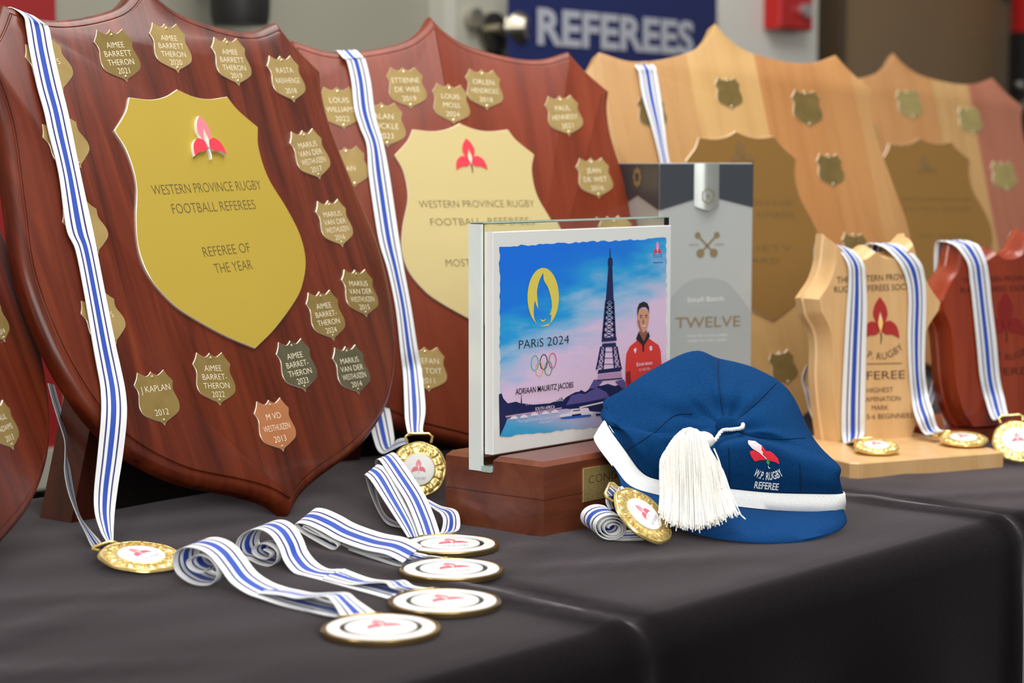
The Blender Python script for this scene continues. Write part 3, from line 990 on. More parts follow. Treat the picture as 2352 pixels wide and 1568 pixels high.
f0 = Frame(np.array([0.712, 1.070, Z0]) + RGT * 0.009, 27, 20.5, 0)
s0 = shield(f0, 'mahogany shield cut off by the left edge of the photo', MAHOG)
for tc_, tp, ls in (((-28, 690), (13, 785), ['', 'A', '2014']), ((-10, 925), (32, 1032), ['PAUL', 'ADAMS', '2013'])):
    plate(s0, 'name_plate', f0, tc_, tp, NHALF, BRASSDARK, 0.0008, nlines(ls), ENGR, bev=0.0002)


# ------------------------------------------------------------------ stands behind the shields
PANELD = mat('stand_panel_black', srgb(20, 12, 10), 0.6)


def stand(fr, label, gap=0.105, back=0.125, z=0.20, roll=0):
    yaw = math.atan2(fr.d[1], fr.d[0])
    M = Matrix.Translation(Vector((fr.o[0], fr.o[1], Z0))) @ Matrix.Rotation(yaw, 4, 'Z')
    t = thing('shield_stand', label, 'stand', M, None)
    tl = 0.37
    yb = lambda h: h * tl + 0.020     # back of the board at height h
    for sx_ in (-1, 1):
        x0, x1 = sx_ * gap, sx_ * (gap - 0.035)
        g = G()
        L = []
        for h, x in ((0, x0), (z * 0.55, (x0 + x1) / 2), (z, x1)):
            yf = back + (yb(z) + 0.002 - back) * h / z
            L.append([(x - 0.012, yf, h), (x + 0.012, yf, h), (x + 0.012, yf + 0.036, h), (x - 0.012, yf + 0.036, h)])
        g.loft(L)
        g.build('leg', DARKW, t)
    g = G()
    L = []
    for h in (0.0, z * 0.5, z * 0.92):
        yf = back + (yb(z) + 0.002 - back) * h / z + 0.016
        xw = gap - 0.012 - 0.035 * h / z
        L.append([(-xw, yf, h), (xw, yf, h), (xw, yf + 0.008, h), (-xw, yf + 0.008, h)])
    g.loft(L)
    g.build('back_panel', PANELD, t)
    return t


stand(f1, 'dark wooden stand holding up the front left shield')
stand(f2, 'dark wooden stand holding up the shield behind the glass trophy')
stand(f3, 'dark wooden stand holding up the pale honey wood shield')
stand(f4, 'dark wooden stand holding up the striped shield at far right')
stand(f0, 'dark wooden stand holding up the shield cut off at the left edge')

# ------------------------------------------------------------------ glass picture trophy
fp = Frame(np.array([1.108, 0.980, Z0]), 0)
gt = thing('glass_trophy', 'glass picture trophy with a blue Paris print standing in a walnut base', 'trophy', fp.M())
BX0, BX1, BC0, BC1, BH = -0.0036, 0.236, -0.047, 0.0510, 0.0556
SLX = 0.014
g = G()
# base with a slot for the glass: two top halves and a solid lower part, edges chamfered
q = 0.0035


def chamf(g, x0, x1, y0, y1, z0, z1, q):
    g.loft([[(x0, y0, z0), (x1, y0, z0), (x1, y0, z1), (x0, y0, z1)], [(x0, y1 - q, z0), (x1, y1 - q, z0), (x1, y1 - q, z1), (x0, y1 - q, z1)],
            [(x0 + q, y1, z0 + q), (x1 - q, y1, z0 + q), (x1 - q, y1, z1 - q), (x0 + q, y1, z1 - q)]])


g.box(((BX0 + BX1) / 2, 0.0135, (BC0 + BC1) / 2), ((BX1 - BX0) / 2, 0.0135, (BC1 - BC0) / 2))
g.box(((BX0 + BX1) / 2, 0.0275, (BC0 + BC1) / 2), ((BX1 - BX0) / 2 - 0.0008, 0.0006, (BC1 - BC0) / 2 - 0.0008))
g.box(((BX0 + BX1) / 2, 0.0355, (BC0 + BC1) / 2), ((BX1 - BX0) / 2, 0.0075, (BC1 - BC0) / 2))
chamf(g, BX0, BX1, 0.043, BH, 0.0012, BC1, q)
chamf(g, BX0, BX1, 0.043, BH, BC0, -0.0225, q)
o = g.build('base', WALNUT, gt)
bm = bmesh.new(); bm.from_mesh(o.data); bmesh.ops.recalc_face_normals(bm, faces=bm.faces); bm.to_mesh(o.data); bm.free()
g = G(); g.prism([(0.041, 0.0205), (0.165, 0.0205), (0.165, 0.0462), (0.041, 0.0462)], BC1, BC1 + 0.0012, bev=0.0003)
pq = g.build('brass_plaque', GOLD, gt)
g = G(); add_text(g, 'CONGRATULATIONS', (0.103, 0.034), 0.0065, 0.112, z=BC1 + 0.0014, thin=-0.012); g.build('lettering', ENGRD, pq)
g = G(); g.prism([(-0.003, 0.0435), (0.229, 0.0435), (0.229, 0.2292), (-0.003, 0.2292)], -0.0215, -0.0086, bev=0.0007)
g.build('glass_pane', GLASS, gt)
EDGEG = mat('glass_end_glow', (0.80, 0.88, 0.85), 0.15, coat=0.6)  # opaque pale strips paint the light refracted at the pane ends
EDGET = mat('green_glass_edge', (0.42, 0.56, 0.50), 0.08, coat=0.8)
g = G(); g.box((-0.0044, 0.1361, -0.01505), (0.0014, 0.0925, 0.0062)); g.build('pane_end', EDGEG, gt)
g = G(); g.box((0.2294, 0.138, -0.01505), (0.0004, 0.0905, 0.0062)); g.build('pane_end', EDGEG, gt)
g = G(); g.box((0.113, 0.2294, -0.0090), (0.1155, 0.0004, 0.0004)); g.box((0.113, 0.2294, -0.0211), (0.1155, 0.0004, 0.0004)); g.build('pane_top_edge', EDGET, gt)
g = G(); g.prism([(-0.0022, 0.0562), (0.2195, 0.0562), (0.2195, 0.2228), (-0.0022, 0.2228)], -0.0083, 0.0, bev=0.0004)
g.F
sheet = g.build('picture_sheet', mat('acrylic_white', (0.85, 0.87, 0.85), 0.18, coat=0.4), gt)
g = G(); g.prism([(-0.0056, 0.0432), (0.012, 0.0432), (0.012, 0.0475), (-0.0056, 0.0475)], -0.0088, 0.0010, bev=0.0005)
g.build('glass_foot', EDGET, gt)


def PX(x, y, off=0.0003):
    return fp.l2(x, y, off)


# torn-edge picture
rn = random.Random(5)
edge = []
C4 = [(1147, 566), (1531, 546), (1531, 962), (1150, 1003)]
for a in range(4):
    p, r_ = C4[a], C4[(a + 1) % 4]
    nn_ = 46
    for i in range(nn_):
        t = i / nn_
        j = rn.uniform(-2.2, 2.2)
        hv = a % 2 == 0
        edge.append((p[0] + (r_[0] - p[0]) * t + (0 if hv else j), p[1] + (r_[1] - p[1]) * t + (j if hv else 0)))
P = ccw([PX(*e) for e in edge])
x0, x1 = min(p[0] for p in P), max(p[0] for p in P); y0, y1 = min(p[1] for p in P), max(p[1] for p in P)
o = obj('printed_picture', [(x, y, 0.00025) for x, y in P], [list(range(len(P)))], SKYP, sheet, uv=[((x - x0) / (x1 - x0), (y - y0) / (y1 - y0)) for x, y in P])
pic = o


def flat(name, shapes, mats, z=0.0004, smooth_n=0):
    """shapes: (material index, image outline [, layer])"""
    g = G()
    for sh in shapes:
        pts = [PX(*p[:2]) + tuple(p[2:]) for p in sh[1]]
        if smooth_n and len(sh) < 4:
            pts = outline(pts, smooth_n)
        pts = ccw([p[:2] for p in pts])
        zz = z + (sh[2] if len(sh) > 2 else 0) * 0.00004
        g.add([(x, y, zz) for x, y in pts], [list(range(len(pts)))], sh[0])
    return g.build(name, mats, sheet)


# far bank, bridge, trees, water line and boats
sk = [(1148, 1002), (1146, 905), (1152, 903), (1156, 915), (1166, 926), (1185, 922), (1196, 926), (1197, 900), (1199, 926), (1225, 929), (1262, 926), (1276, 921), (1290, 912), (1294, 918), (1300, 912), (1312, 905), (1322, 900), (1330, 899), (1334, 895), (1344, 900), (1353, 893), (1364, 880), (1378, 886), (1396, 881), (1412, 886), (1440, 878), (1480, 872), (1530, 868), (1530, 930), (1400, 936), (1380, 946), (1300, 938), (1240, 946), (1190, 953), (1165, 961), (1160, 975)]
flat('printed_riverbank', [(0, sk), (1, [(1300, 930), (1312, 908), (1330, 903), (1344, 905), (1356, 897), (1372, 890), (1392, 900), (1400, 912), (1352, 922)], 1),
                           (2, [(1330, 934), (1420, 914), (1530, 902), (1530, 904), (1420, 917), (1332, 937)], 2),
                           (3, [(1160, 955), (1190, 950), (1240, 943), (1290, 935), (1290, 938), (1240, 947), (1190, 954), (1162, 959)], 2)], [INKNAVY, INKVIOLET, INKWHITE, INKMAUVE], 0.0004)
arches = []
for cx_, cy_ in ((1180, 959), (1203, 956), (1227, 951), (1252, 948), (1274, 945)):
    arches.append((0, [(cx_ - 9, cy_ + 4), (cx_ - 7, cy_ - 1), (cx_, cy_ - 5), (cx_ + 7, cy_ - 2.5), (cx_ + 9, cy_ + 2)], 3))
flat('printed_bridge', arches, [INKWHITE], 0.0004)
flat('printed_boats', [(0, [(1284, 958), (1286, 952), (1310, 946), (1312, 939), (1350, 936), (1354, 944), (1362, 947), (1358, 955), (1310, 960)], 3), (1, [(1284, 958), (1310, 955), (1358, 951), (1356, 956), (1310, 961), (1290, 962)], 4),
                       (2, [(1313, 952), (1334, 949), (1334, 953), (1313, 956)], 5), (2, [(1315, 942), (1332, 940), (1332, 942.5), (1315, 944)], 5),
                       (3, [(1366, 950), (1400, 946), (1396, 953), (1370, 955)], 4)], [INKWHITE, INKBLUE, INKNAVY, INKNAVY], 0.0004)
# lattice tower
tw = []
TL = [(1401, 570, 0.6), (1401, 590, 1.2), (1401.5, 594, 5), (1401.5, 606, 5.5), (1401.5, 612, 4.5), (1401, 640, 6), (1400, 690, 9), (1399, 740, 13), (1398, 776, 16)]
for i in range(4):
    a, b_ = TL[i], TL[i + 1]
    tw.append((0, [(a[0] - a[2], a[1]), (a[0] + a[2], a[1]), (b_[0] + b_[2], b_[1]), (b_[0] - b_[2], b_[1])], 1))
a, b_ = TL[4], TL[5]
tw.append((0, [(a[0] - a[2], a[1]), (a[0] + a[2], a[1]), (b_[0] + b_[2], b_[1]), (b_[0] - b_[2], b_[1])], 1))
a, b_ = TL[5], TL[6]
tw.append((0, [(a[0] - a[2], a[1]), (a[0] + a[2], a[1]), (b_[0] + b_[2], b_[1]), (b_[0] - b_[2], b_[1])], 1))


def bar(p, q_, w, k=1, l=2):
    dx, dy = q_[0] - p[0], q_[1] - p[1]
    n_ = math.hypot(dx, dy) or 1
    ox, oy = -dy / n_ * w / 2, dx / n_ * w / 2
    tw.append((k, [(p[0] + ox, p[1] + oy), (q_[0] + ox, q_[1] + oy), (q_[0] - ox, q_[1] - oy), (p[0] - ox, p[1] - oy)], l))


def half_w(y):
    K = [(690, 9), (740, 13), (776, 16), (800, 20), (840, 28), (858, 33), (872, 38), (905, 47)]
    return float(np.interp(y, [k[0] for k in K], [k[1] for k in K]))


def xc(y):
    return float(np.interp(y, [690, 776, 850, 905], [1400, 1398, 1398, 1398]))


ys = [690, 700, 711, 723, 736, 750, 763, 776]
for i in range(len(ys) - 1):
    ya, yb_ = ys[i], ys[i + 1]
    for sg in (-1, 1):
        bar((xc(ya) + sg * half_w(ya) * 0.85, ya), (xc(yb_) + sg * half_w(yb_) * 0.85, yb_), 5.5, 0)
        bar((xc(ya) - sg * half_w(ya) * 0.8, ya), (xc(yb_) + sg * half_w(yb_) * 0.8, yb_), 2.0, 0)
    bar((xc(ya) - half_w(ya), ya), (xc(ya) + half_w(ya), ya), 2.0, 0)
tw.append((0, [(1382, 776), (1415, 773), (1416, 782), (1381, 785)], 3)); tw.append((2, [(1385, 786), (1412, 784), (1412, 787), (1385, 789)], 4))
tw.append((0, [(1383, 789), (1414, 787), (1415, 795), (1382, 797)], 3))
ys = [796, 808, 822, 836, 848]
for i in range(len(ys) - 1):
    ya, yb_ = ys[i], ys[i + 1]
    for sg in (-1, 1):
        bar((xc(ya) + sg * half_w(ya) * 0.95, ya), (xc(yb_) + sg * half_w(yb_) * 0.95, yb_), 3.5, 0)
        bar((xc(ya) + sg * half_w(ya) * 0.45, ya), (xc(yb_) + sg * half_w(yb_) * 0.45, yb_), 3.0, 0)
        bar((xc(ya) + sg * half_w(ya) * 0.45, ya), (xc(yb_) + sg * half_w(yb_) * 0.95, yb_), 1.6, 1)
        bar((xc(ya) + sg * half_w(ya) * 0.95, ya), (xc(yb_) + sg * half_w(yb_) * 0.45, yb_), 1.6, 0)
    bar((xc(ya) - half_w(ya), ya), (xc(ya) + half_w(ya), ya), 1.8, 1)
tw.append((0, [(1374, 849), (1424, 843), (1426, 852), (1372, 858)], 3))
tw.append((2, [(1373, 860), (1427, 854), (1428, 868), (1371, 873)], 3)); tw.append((0, [(1372, 872), (1429, 867), (1429, 870), (1371, 875)], 4))
for sg in (-1, 1):
    tw.append((1, [(1398 + sg * 26, 872), (1398 + sg * 34, 871), (1398 + sg * 46, 892), (1398 + sg * 30, 892), (1398 + sg * 14, 876)], 3))
flat('printed_tower', tw, [INKNAVY, INKVIOLET, INKMAUVE], 0.0005)
# person in a red jersey
flat('printed_person', [
    (0, [(1436, 886), (1436, 840), (1438, 812), (1446, 795), (1462, 782), (1474, 776), (1486, 774), (1500, 784), (1512, 792), (1517, 806), (1519, 840), (1519, 880), (1520, 960), (1452, 960), (1450, 900)], 4),
    (1, [(1436, 856), (1447, 850), (1449, 888), (1440, 888), (1437, 870)], 5),
    (2, [(1467, 760), (1485, 758), (1486, 778), (1478, 790), (1468, 780)], 5),
    (3, [(1460, 778), (1466, 762), (1478, 784), (1488, 760), (1492, 772), (1479, 792), (1478, 808), (1475, 808), (1474, 792)], 6),
    (4, [(1464, 722), (1463, 735), (1465, 747), (1470, 759), (1477, 764), (1484, 758), (1488, 745), (1490, 731), (1489, 716), (1478, 708), (1466, 712)], 7),
    (5, [(1463, 726), (1463, 708), (1467, 697), (1477, 692), (1486, 696), (1490, 706), (1490, 722), (1488, 712), (1483, 705), (1474, 705), (1467, 710), (1465, 718)], 8),
    (2, [(1464, 735), (1466, 747), (1471, 759), (1474, 760), (1469, 748), (1467, 735)], 8),
    (5, [(1468, 724), (1474, 723), (1474, 725), (1468, 726)], 9), (5, [(1480, 723), (1486, 722), (1486, 724), (1480, 725)], 9),
    (5, [(1469, 728), (1473, 727.5), (1473, 729.5), (1469, 730)], 9), (5, [(1481, 727), (1485, 726.5), (1485, 728.5), (1481, 729)], 9),
    (2, [(1476, 730), (1479, 742), (1474, 742)], 9), (6, [(1472, 748), (1478, 747), (1484, 746), (1478, 750)], 9),
    (7, [(1454, 802), (1460, 798), (1461, 803), (1458, 812), (1456, 808)], 8), (7, [(1491, 795), (1496, 794), (1497, 802), (1494, 806), (1491, 802)], 8)],
    [INKRED, INKDRED, INKSKIND, INK, INKSKIN, INK, INKWHITE, INKWHITE], 0.0005)
# yellow flame roundel
g = G()
oval = [(1247 + 36 * math.cos(t), 682 - 67 * math.sin(t)) for t in np.linspace(-1.12, math.pi + 1.12, 60)]
inner = outline([(1235, 750, 'c'), (1226, 728), (1226, 700), (1229, 690, 'c'), (1230, 698), (1233, 704), (1236, 710, 'c'), (1234, 690), (1233, 668), (1238, 645), (1247, 626, 'c'), (1249, 644), (1258, 660), (1265, 684), (1267, 705), (1262, 724, 'c'), (1266, 722, 'c'), (1264, 738), (1259, 748, 'c')], 5)
# left half and right half of the ring around the flame
top = (1247, 615)
li = [p for p in inner if True]
i_top = min(range(len(li)), key=lambda i: li[i][1])
o_top = min(range(len(oval)), key=lambda i: oval[i][1])
rightpoly = oval[:o_top + 1][::-1]          # top -> right bottom
A = oval[:o_top + 1] + li[i_top:]           # right side
B = oval[o_top:] + li[:i_top + 1]           # left side
for Q_ in (A, B):
    P = ccw([PX(*p) for p in Q_]); g.add([(x, y, 0.00055) for x, y in P], [list(range(len(P)))], 0)
P = ccw([PX(*p) for p in outline([(1239, 732, 'c'), (1247, 735), (1254, 731, 'c'), (1250, 737), (1247, 739, 'c'), (1243, 737)], 4)]); g.add([(x, y, 0.00055) for x, y in P], [list(range(len(P)))], 0)
g.build('printed_flame', INKGOLD, sheet)
# rings
g = G()
for i, (cx_, cy_, rx_, ry_) in enumerate(((1228, 833.5, 9, 18), (1248.5, 831, 9, 18), (1268.5, 828, 9, 18), (1238, 847.5, 9, 17), (1259, 845.5, 9, 17))):
    n_ = 40
    Lo, Li = [], []
    for kk in range(n_):
        t = 2 * math.pi * kk / n_
        Lo.append(PX(cx_ + rx_ * math.cos(t), cy_ + ry_ * math.sin(t) - 0.12 * rx_ * math.cos(t)))
        Li.append(PX(cx_ + (rx_ - 1.7) * math.cos(t), cy_ + (ry_ - 1.9) * math.sin(t) - 0.12 * rx_ * math.cos(t)))
    zz = 0.0005 + i * 0.00003
    g.add([(x, y, zz) for x, y in Lo + Li], [[kk, (kk + 1) % n_, n_ + (kk + 1) % n_, n_ + kk] for kk in range(n_)], i)
g.build('printed_rings', [INKTEAL, INK, INKROSE, INKORANGE, INKGREEN], sheet)


def ptext(g, body, p0, p1, hpx, thin=0.0, mi=0, z=0.0013):
    """text whose baseline runs between two image points with cap height hpx (image pixels)"""
    a, b_ = np.array(PX(*p0)), np.array(PX(*p1))
    d_ = b_ - a; wd = np.linalg.norm(d_); d_ /= wd
    m_ = ((p0[0] + p1[0]) / 2, (p0[1] + p1[1]) / 2)
    hh = PX(m_[0], m_[1] - hpx)[1] - PX(*m_)[1]
    g = G()
    add_text(g, body, tuple((a + b_) / 2), hh, wd, z=z, up=(-d_[1], d_[0]), thin=thin)
    g.build('printed_lettering', [INK, INKWHITE][mi], sheet)


g = G()
ptext(g, 'PARiS', (1190, 801), (1246, 795), 21, -0.012); ptext(g, '2024', (1255, 794), (1305, 788), 21, -0.012)
ptext(g, 'ADRIAAN MAURITZ JACOBS', (1182, 906), (1315, 889), 14, 0.006)
ptext(g, '19 MARCH 1981, PARARL', (1206, 931), (1292, 920), 7.5, 0, 1); ptext(g, 'SOUTH AFRICA', (1227, 943), (1272, 937), 8, 0.005, 1)
ptext(g, '"You can\'t climb the ladder of success', (1186, 971), (1292, 958), 6.5, -0.01, 1); ptext(g, 'AIMEE BARRETT', (1236, 973), (1268, 969), 5, -0.01, 1)
ptext(g, 'Emirates', (1460, 841), (1496, 836), 9, 0.005, 1); ptext(g, 'FLY BETTER', (1466, 852), (1491, 849), 6, -0.01, 1)
ptext(g, 'Jeannesse', (1314, 955), (1333, 952), 3.5, 0, 0)
c_ = PX(1510, 571)
emblem('printed_flower', sheet, c_, 0.0115, 0.0004, 0.00005, (INKPINK, INKROSE, PALEPK, YEL, INKWHITE))
flat('printed_badge', [(0, [(1499, 585), (1521, 584), (1521, 585), (1499, 586)], 1), (0, [(1499, 589), (1521, 588), (1521, 589), (1499, 590)], 1), (0, [(1500, 602), (1522, 601), (1522, 603), (1500, 604)], 1)], [INKBLUE], 0.0004)

# ------------------------------------------------------------------ whisky carton
ang = math.radians(-90 + 41 + 0)
# front face direction: recedes to the right of the view by about 20 degrees
hd = np.array([FWD[0], FWD[1], 0]); hd /= np.linalg.norm(hd)
fd = RGT * math.cos(math.radians(20.5)) + hd * math.sin(math.radians(20.5))
yaw_b = math.degrees(math.atan2(fd[1], fd[0]))
BD = 1.86
corner = at(1515, 377, BD); corner[2] = Z0
fb = Frame(corner, yaw_b)
wb = fb.l2(1729, 500)[0]
BHT = fb.l2(1515, 376)[1]
bxm = thing('whisky_carton', 'tall silver and charcoal whisky carton printed TWELVE behind the blue cap', 'box', fb.M())
g = G()
g.box((wb / 2, BHT / 2, -wb / 2), (wb / 2, BHT / 2, wb / 2))
ob = g.build('carton', GREYW, bxm)
bmh = bmesh.new(); bmh.from_mesh(ob.data)
bmesh.ops.bevel(bmh, geom=list(bmh.edges), offset=0.0009, segments=2, affect='EDGES', profile=0.5); bmh.to_mesh(ob.data); bmh.free()
BP = lambda x, y: fb.l2(x, y)
g = G()
tb_ = BP(1515, 483)[1]; tp_ = BP(1600, 459)[1]; tr = BP(1728, 476)[1]
g.add([(0, BHT, 0.0006), (0, tb_, 0.0006), (wb / 2, tp_ + 0.004, 0.0006), (wb, tr, 0.0006), (wb, BHT, 0.0006)], [[0, 1, 2, 3, 4]], 0)
g.add([(-0.0006, BHT, 0), (-0.0006, BHT, -wb), (-0.0006, tb_, -wb), (-0.0006, tp_ + 0.004, -wb / 2), (-0.0006, tb_, 0)], [[0, 1, 2, 3, 4]], 0)
g.build('carton_top_band', CARDDK, ob)
g = G(); g.box((wb / 2, BHT + 0.0003, -wb / 2), (wb / 2 - 0.001, 0.0005, wb / 2 - 0.001)); g.build('carton_lid', CARDEDGE, ob)
x0_, x1_ = BP(1594, 400)[0], BP(1651, 400)[0]; yt_ = BHT + 0.0004; yb0, yb1 = BP(1620, 473)[1], BP(1620, 485)[1]
g = G()
NS = 12
Lf, Lb = [], []
for i in range(NS + 1):
    t = i / NS; x = x0_ + (x1_ - x0_) * t
    c = 0.0008 + 0.004 * math.sin(math.pi * t)
    yl = yb0 + (yb1 - yb0) * (1 - abs(2 * t - 1))
    Lf.append([(x, yt_, c), (x, yl, c)])
V = [p for col in Lf for p in col]
g.add(V, [[2 * i, 2 * i + 1, 2 * i + 3, 2 * i + 2] for i in range(NS)], 0)
g.add([(x0_, yt_, 0.0006), (x1_, yt_, 0.0006)] + [(Lf[i][0][0], yt_, Lf[i][0][2]) for i in range(NS, -1, -1)], [list(range(NS + 3))], 0)
g.build('foil_seal', CARDSIL, ob, True)
g = G()
cxm = (x0_ + x1_) / 2; ymm = BP(1622, 450)[1]
hexr = 0.0075
H_ = [(cxm + hexr * math.cos(math.radians(60 * i + 30)), ymm + hexr * 1.05 * math.sin(math.radians(60 * i + 30))) for i in range(6)]
Hi = [(cxm + hexr * 0.88 * math.cos(math.radians(60 * i + 30)), ymm + hexr * 0.92 * math.sin(math.radians(60 * i + 30))) for i in range(6)]
g.add([(x, y, 0.0052) for x, y in H_ + Hi], [[i, (i + 1) % 6, 6 + (i + 1) % 6, 6 + i] for i in range(6)])
add_text(g, 'R', (cxm, ymm - 0.002), 0.004, None, z=0.0053)
g.build('hexagon_seal', CARDGOLD, ob)
g = G()
# crossed keys emblem
kx_, ky_ = BP(1624, 564)


def keybar(dx):
    a, b_ = np.array([kx_ - dx * 0.010, ky_ + 0.010]), np.array([kx_ + dx * 0.007, ky_ - 0.007])
    d_ = (b_ - a) / np.linalg.norm(b_ - a); o_ = np.array([-d_[1], d_[0]]) * 0.0009
    g.add([(*(a + o_), 0.0004), (*(b_ + o_), 0.0004), (*(b_ - o_), 0.0004), (*(a - o_), 0.0004)], [[0, 1, 2, 3]])
    c0 = a
    g.add([(c0[0] + 0.003 * math.cos(t), c0[1] + 0.003 * math.sin(t), 0.00045) for t in np.linspace(0, 6.28, 13)[:-1]], [list(range(12))])
    c1 = b_
    g.add([(c1[0] + 0.0042 * math.cos(t), c1[1] + 0.0042 * math.sin(t), 0.00045) for t in np.linspace(0, 6.28, 13)[:-1]], [list(range(12))])


keybar(1); keybar(-1)
g.build('crossed_keys', CARDGOLD, ob)
for body, px, hgt in (('ESTD', ((1584, 564), (1604, 564)), 4.5), ('1846', ((1642, 563), (1662, 563)), 4.5), ('TWELVE', ((1551, 752), (1700, 750)), 26), ('- - - - - - - - - - - -', ((1578, 712), (1666, 711)), 2)):
    a, b_ = np.array(BP(*px[0])), np.array(BP(*px[1]))
    hh = hgt / F * BD
    g = G()
    add_text(g, body, tuple((a + b_) / 2), hh, np.linalg.norm(b_ - a), z=0.0004, thin=0.008 if body == 'TWELVE' else 0)
    g.build('gold_lettering', CARDGOLD, ob)
g = G()
for body, px, hgt in (('Small Batch', ((1578, 694), (1662, 690)), 12), ('SINGLE MALT SCOTCH WHISKY', ((1578, 774), (1672, 771)), 5), ('AGED IN OAK CASKS', ((1580, 785), (1668, 782)), 5)):
    a, b_ = np.array(BP(*px[0])), np.array(BP(*px[1])); d_ = (b_ - a) / np.linalg.norm(b_ - a)
    g = G()
    add_text(g, body, tuple((a + b_) / 2), hgt / F * BD, np.linalg.norm(b_ - a), z=0.0004, up=(-d_[1], d_[0]))
    g.build('white_lettering', CARDWHT, ob)
g = G()
P = ccw([BP(*p) for p in outline([(1520, 720, 'c'), (1550, 672), (1585, 644), (1620, 638), (1660, 644), (1690, 668), (1728, 720, 'c'), (1728, 870, 'c'), (1517, 870, 'c')], 5)])
g.add([(min(max(x, 0.001), wb - 0.001), y, 0.0002) for x, y in P], [list(range(len(P)))])
g.build('grey_scene_print', CARDMID, ob)
g = G(); a = fb
gx = -wb / 2
for i in range(8):
    t0 = math.pi / 4 * i
    c = ((-0.001), BP(1463, 408)[1] + 0.007 * math.sin(t0), gx + 0.007 * math.cos(t0))
    g.add([(c[0], c[1] + 0.003 * math.sin(t), c[2] + 0.003 * math.cos(t)) for t in np.linspace(0, 6.28, 9)[:-1]], [list(range(8))])
g.build('side_rosette', CARDGOLD, ob)


# ------------------------------------------------------------------ small standing shields
def small_trophy(label, fr, facepx, wm, thick, rimw, baseM, base_px, base_h, textmat, em, lines, emb, embh):
    """upright shield board on a base; the face outline is given in image points (right side mirrored by hand)"""
    t = thing('shield_trophy', label, 'trophy', fr.M())
    P = ccw(outline([fr.l2(*p[:2]) + tuple(p[2:]) for p in facepx], 6))
    g = G()
    L = []
    for off, z in ((-rimw + 0.001, -thick), (-rimw, -thick + 0.001), (-rimw, -thick * 0.62), (-rimw * 0.75, -thick * 0.58), (-rimw * 0.68, -thick * 0.52), (-rimw * 0.62, -thick * 0.40), (-rimw * 0.45, -thick * 0.25), (-rimw * 0.2, -thick * 0.1), (-rimw * 0.04, -0.0012), (0, 0)):
        q = inset(P, off) if off else P
        L.append([(x, max(y, min(p[1] for p in P)), z) for x, y in q])
    g.loft(L)
    bo = g.build('board', wm, t, True, 30)
    for body, p0, p1, hgt in lines:
        a, b_ = np.array(fr.l2(*p0)), np.array(fr.l2(*p1)); d_ = (b_ - a); wd = np.linalg.norm(d_); d_ /= wd
        mpt = ((p0[0] + p1[0]) / 2, (p0[1] + p1[1]) / 2)
        hh = fr.l2(mpt[0], mpt[1] - hgt)[1] - fr.l2(*mpt)[1]
        g = G()
        if body == '_':
            o_ = np.array([-d_[1], d_[0]]) * 0.0004
            g.add([(*(a + o_), 0.0003), (*(b_ + o_), 0.0003), (*(b_ - o_), 0.0003), (*(a - o_), 0.0003)], [[0, 1, 2, 3]])
        elif body.startswith('~'):
            c0 = (a + b_) / 2
            R_ = wd * 0.75
            V, Fc, w = text_mesh(body[1:], 0.0)
            k = wd * 1.08 / w
            VV = []
            for x, y in V:
                th = x * k / R_
                rr = R_ - y * hh
                VV.append((c0[0] + rr * math.sin(th), c0[1] + R_ - rr * math.cos(th) - R_ * 0.05, 0.0003))
            g.add(VV, Fc)
        else:
            add_text(g, body, tuple((a + b_) / 2), hh, wd, z=0.0003, up=(-d_[1], d_[0]))
        g.build('lettering' if body != '_' else 'ruled_line', textmat, bo)
    emblem('emblem', bo, fr.l2(*emb), embh, 0, 0.0003, em)
    # base slab
    A, B, dep = base_px
    a3, b3 = tab(*A), tab(*B)
    g = G()
    q = 0.006
    la, lb = np.linalg.inv(np.array(fr.M()))@np.append(a3, 1), np.linalg.inv(np.array(fr.M()))@np.append(b3, 1)
    dirv = (b3 - a3); Lw = np.linalg.norm(dirv); dirv /= Lw
    nb = np.array([-dirv[1], dirv[0], 0])
    Q = [(q, 0), (Lw - q, 0), (Lw, q), (Lw, dep - q), (Lw - q, dep), (q, dep), (0, dep - q), (0, q)]
    loops = [[a3 + dirv * x + nb * y for x, y in Q], [a3 + dirv * x + nb * y + np.array([0, 0, base_h - 0.0012]) for x, y in Q],
             [a3 + dirv * x + nb * y + np.array([0, 0, base_h]) for x, y in inset(Q, 0.0012)]]
    g.loft(loops)
    o = g.build('base', baseM, None)
    o.data.transform(t.matrix_world.inverted()); o.parent = t
    return t


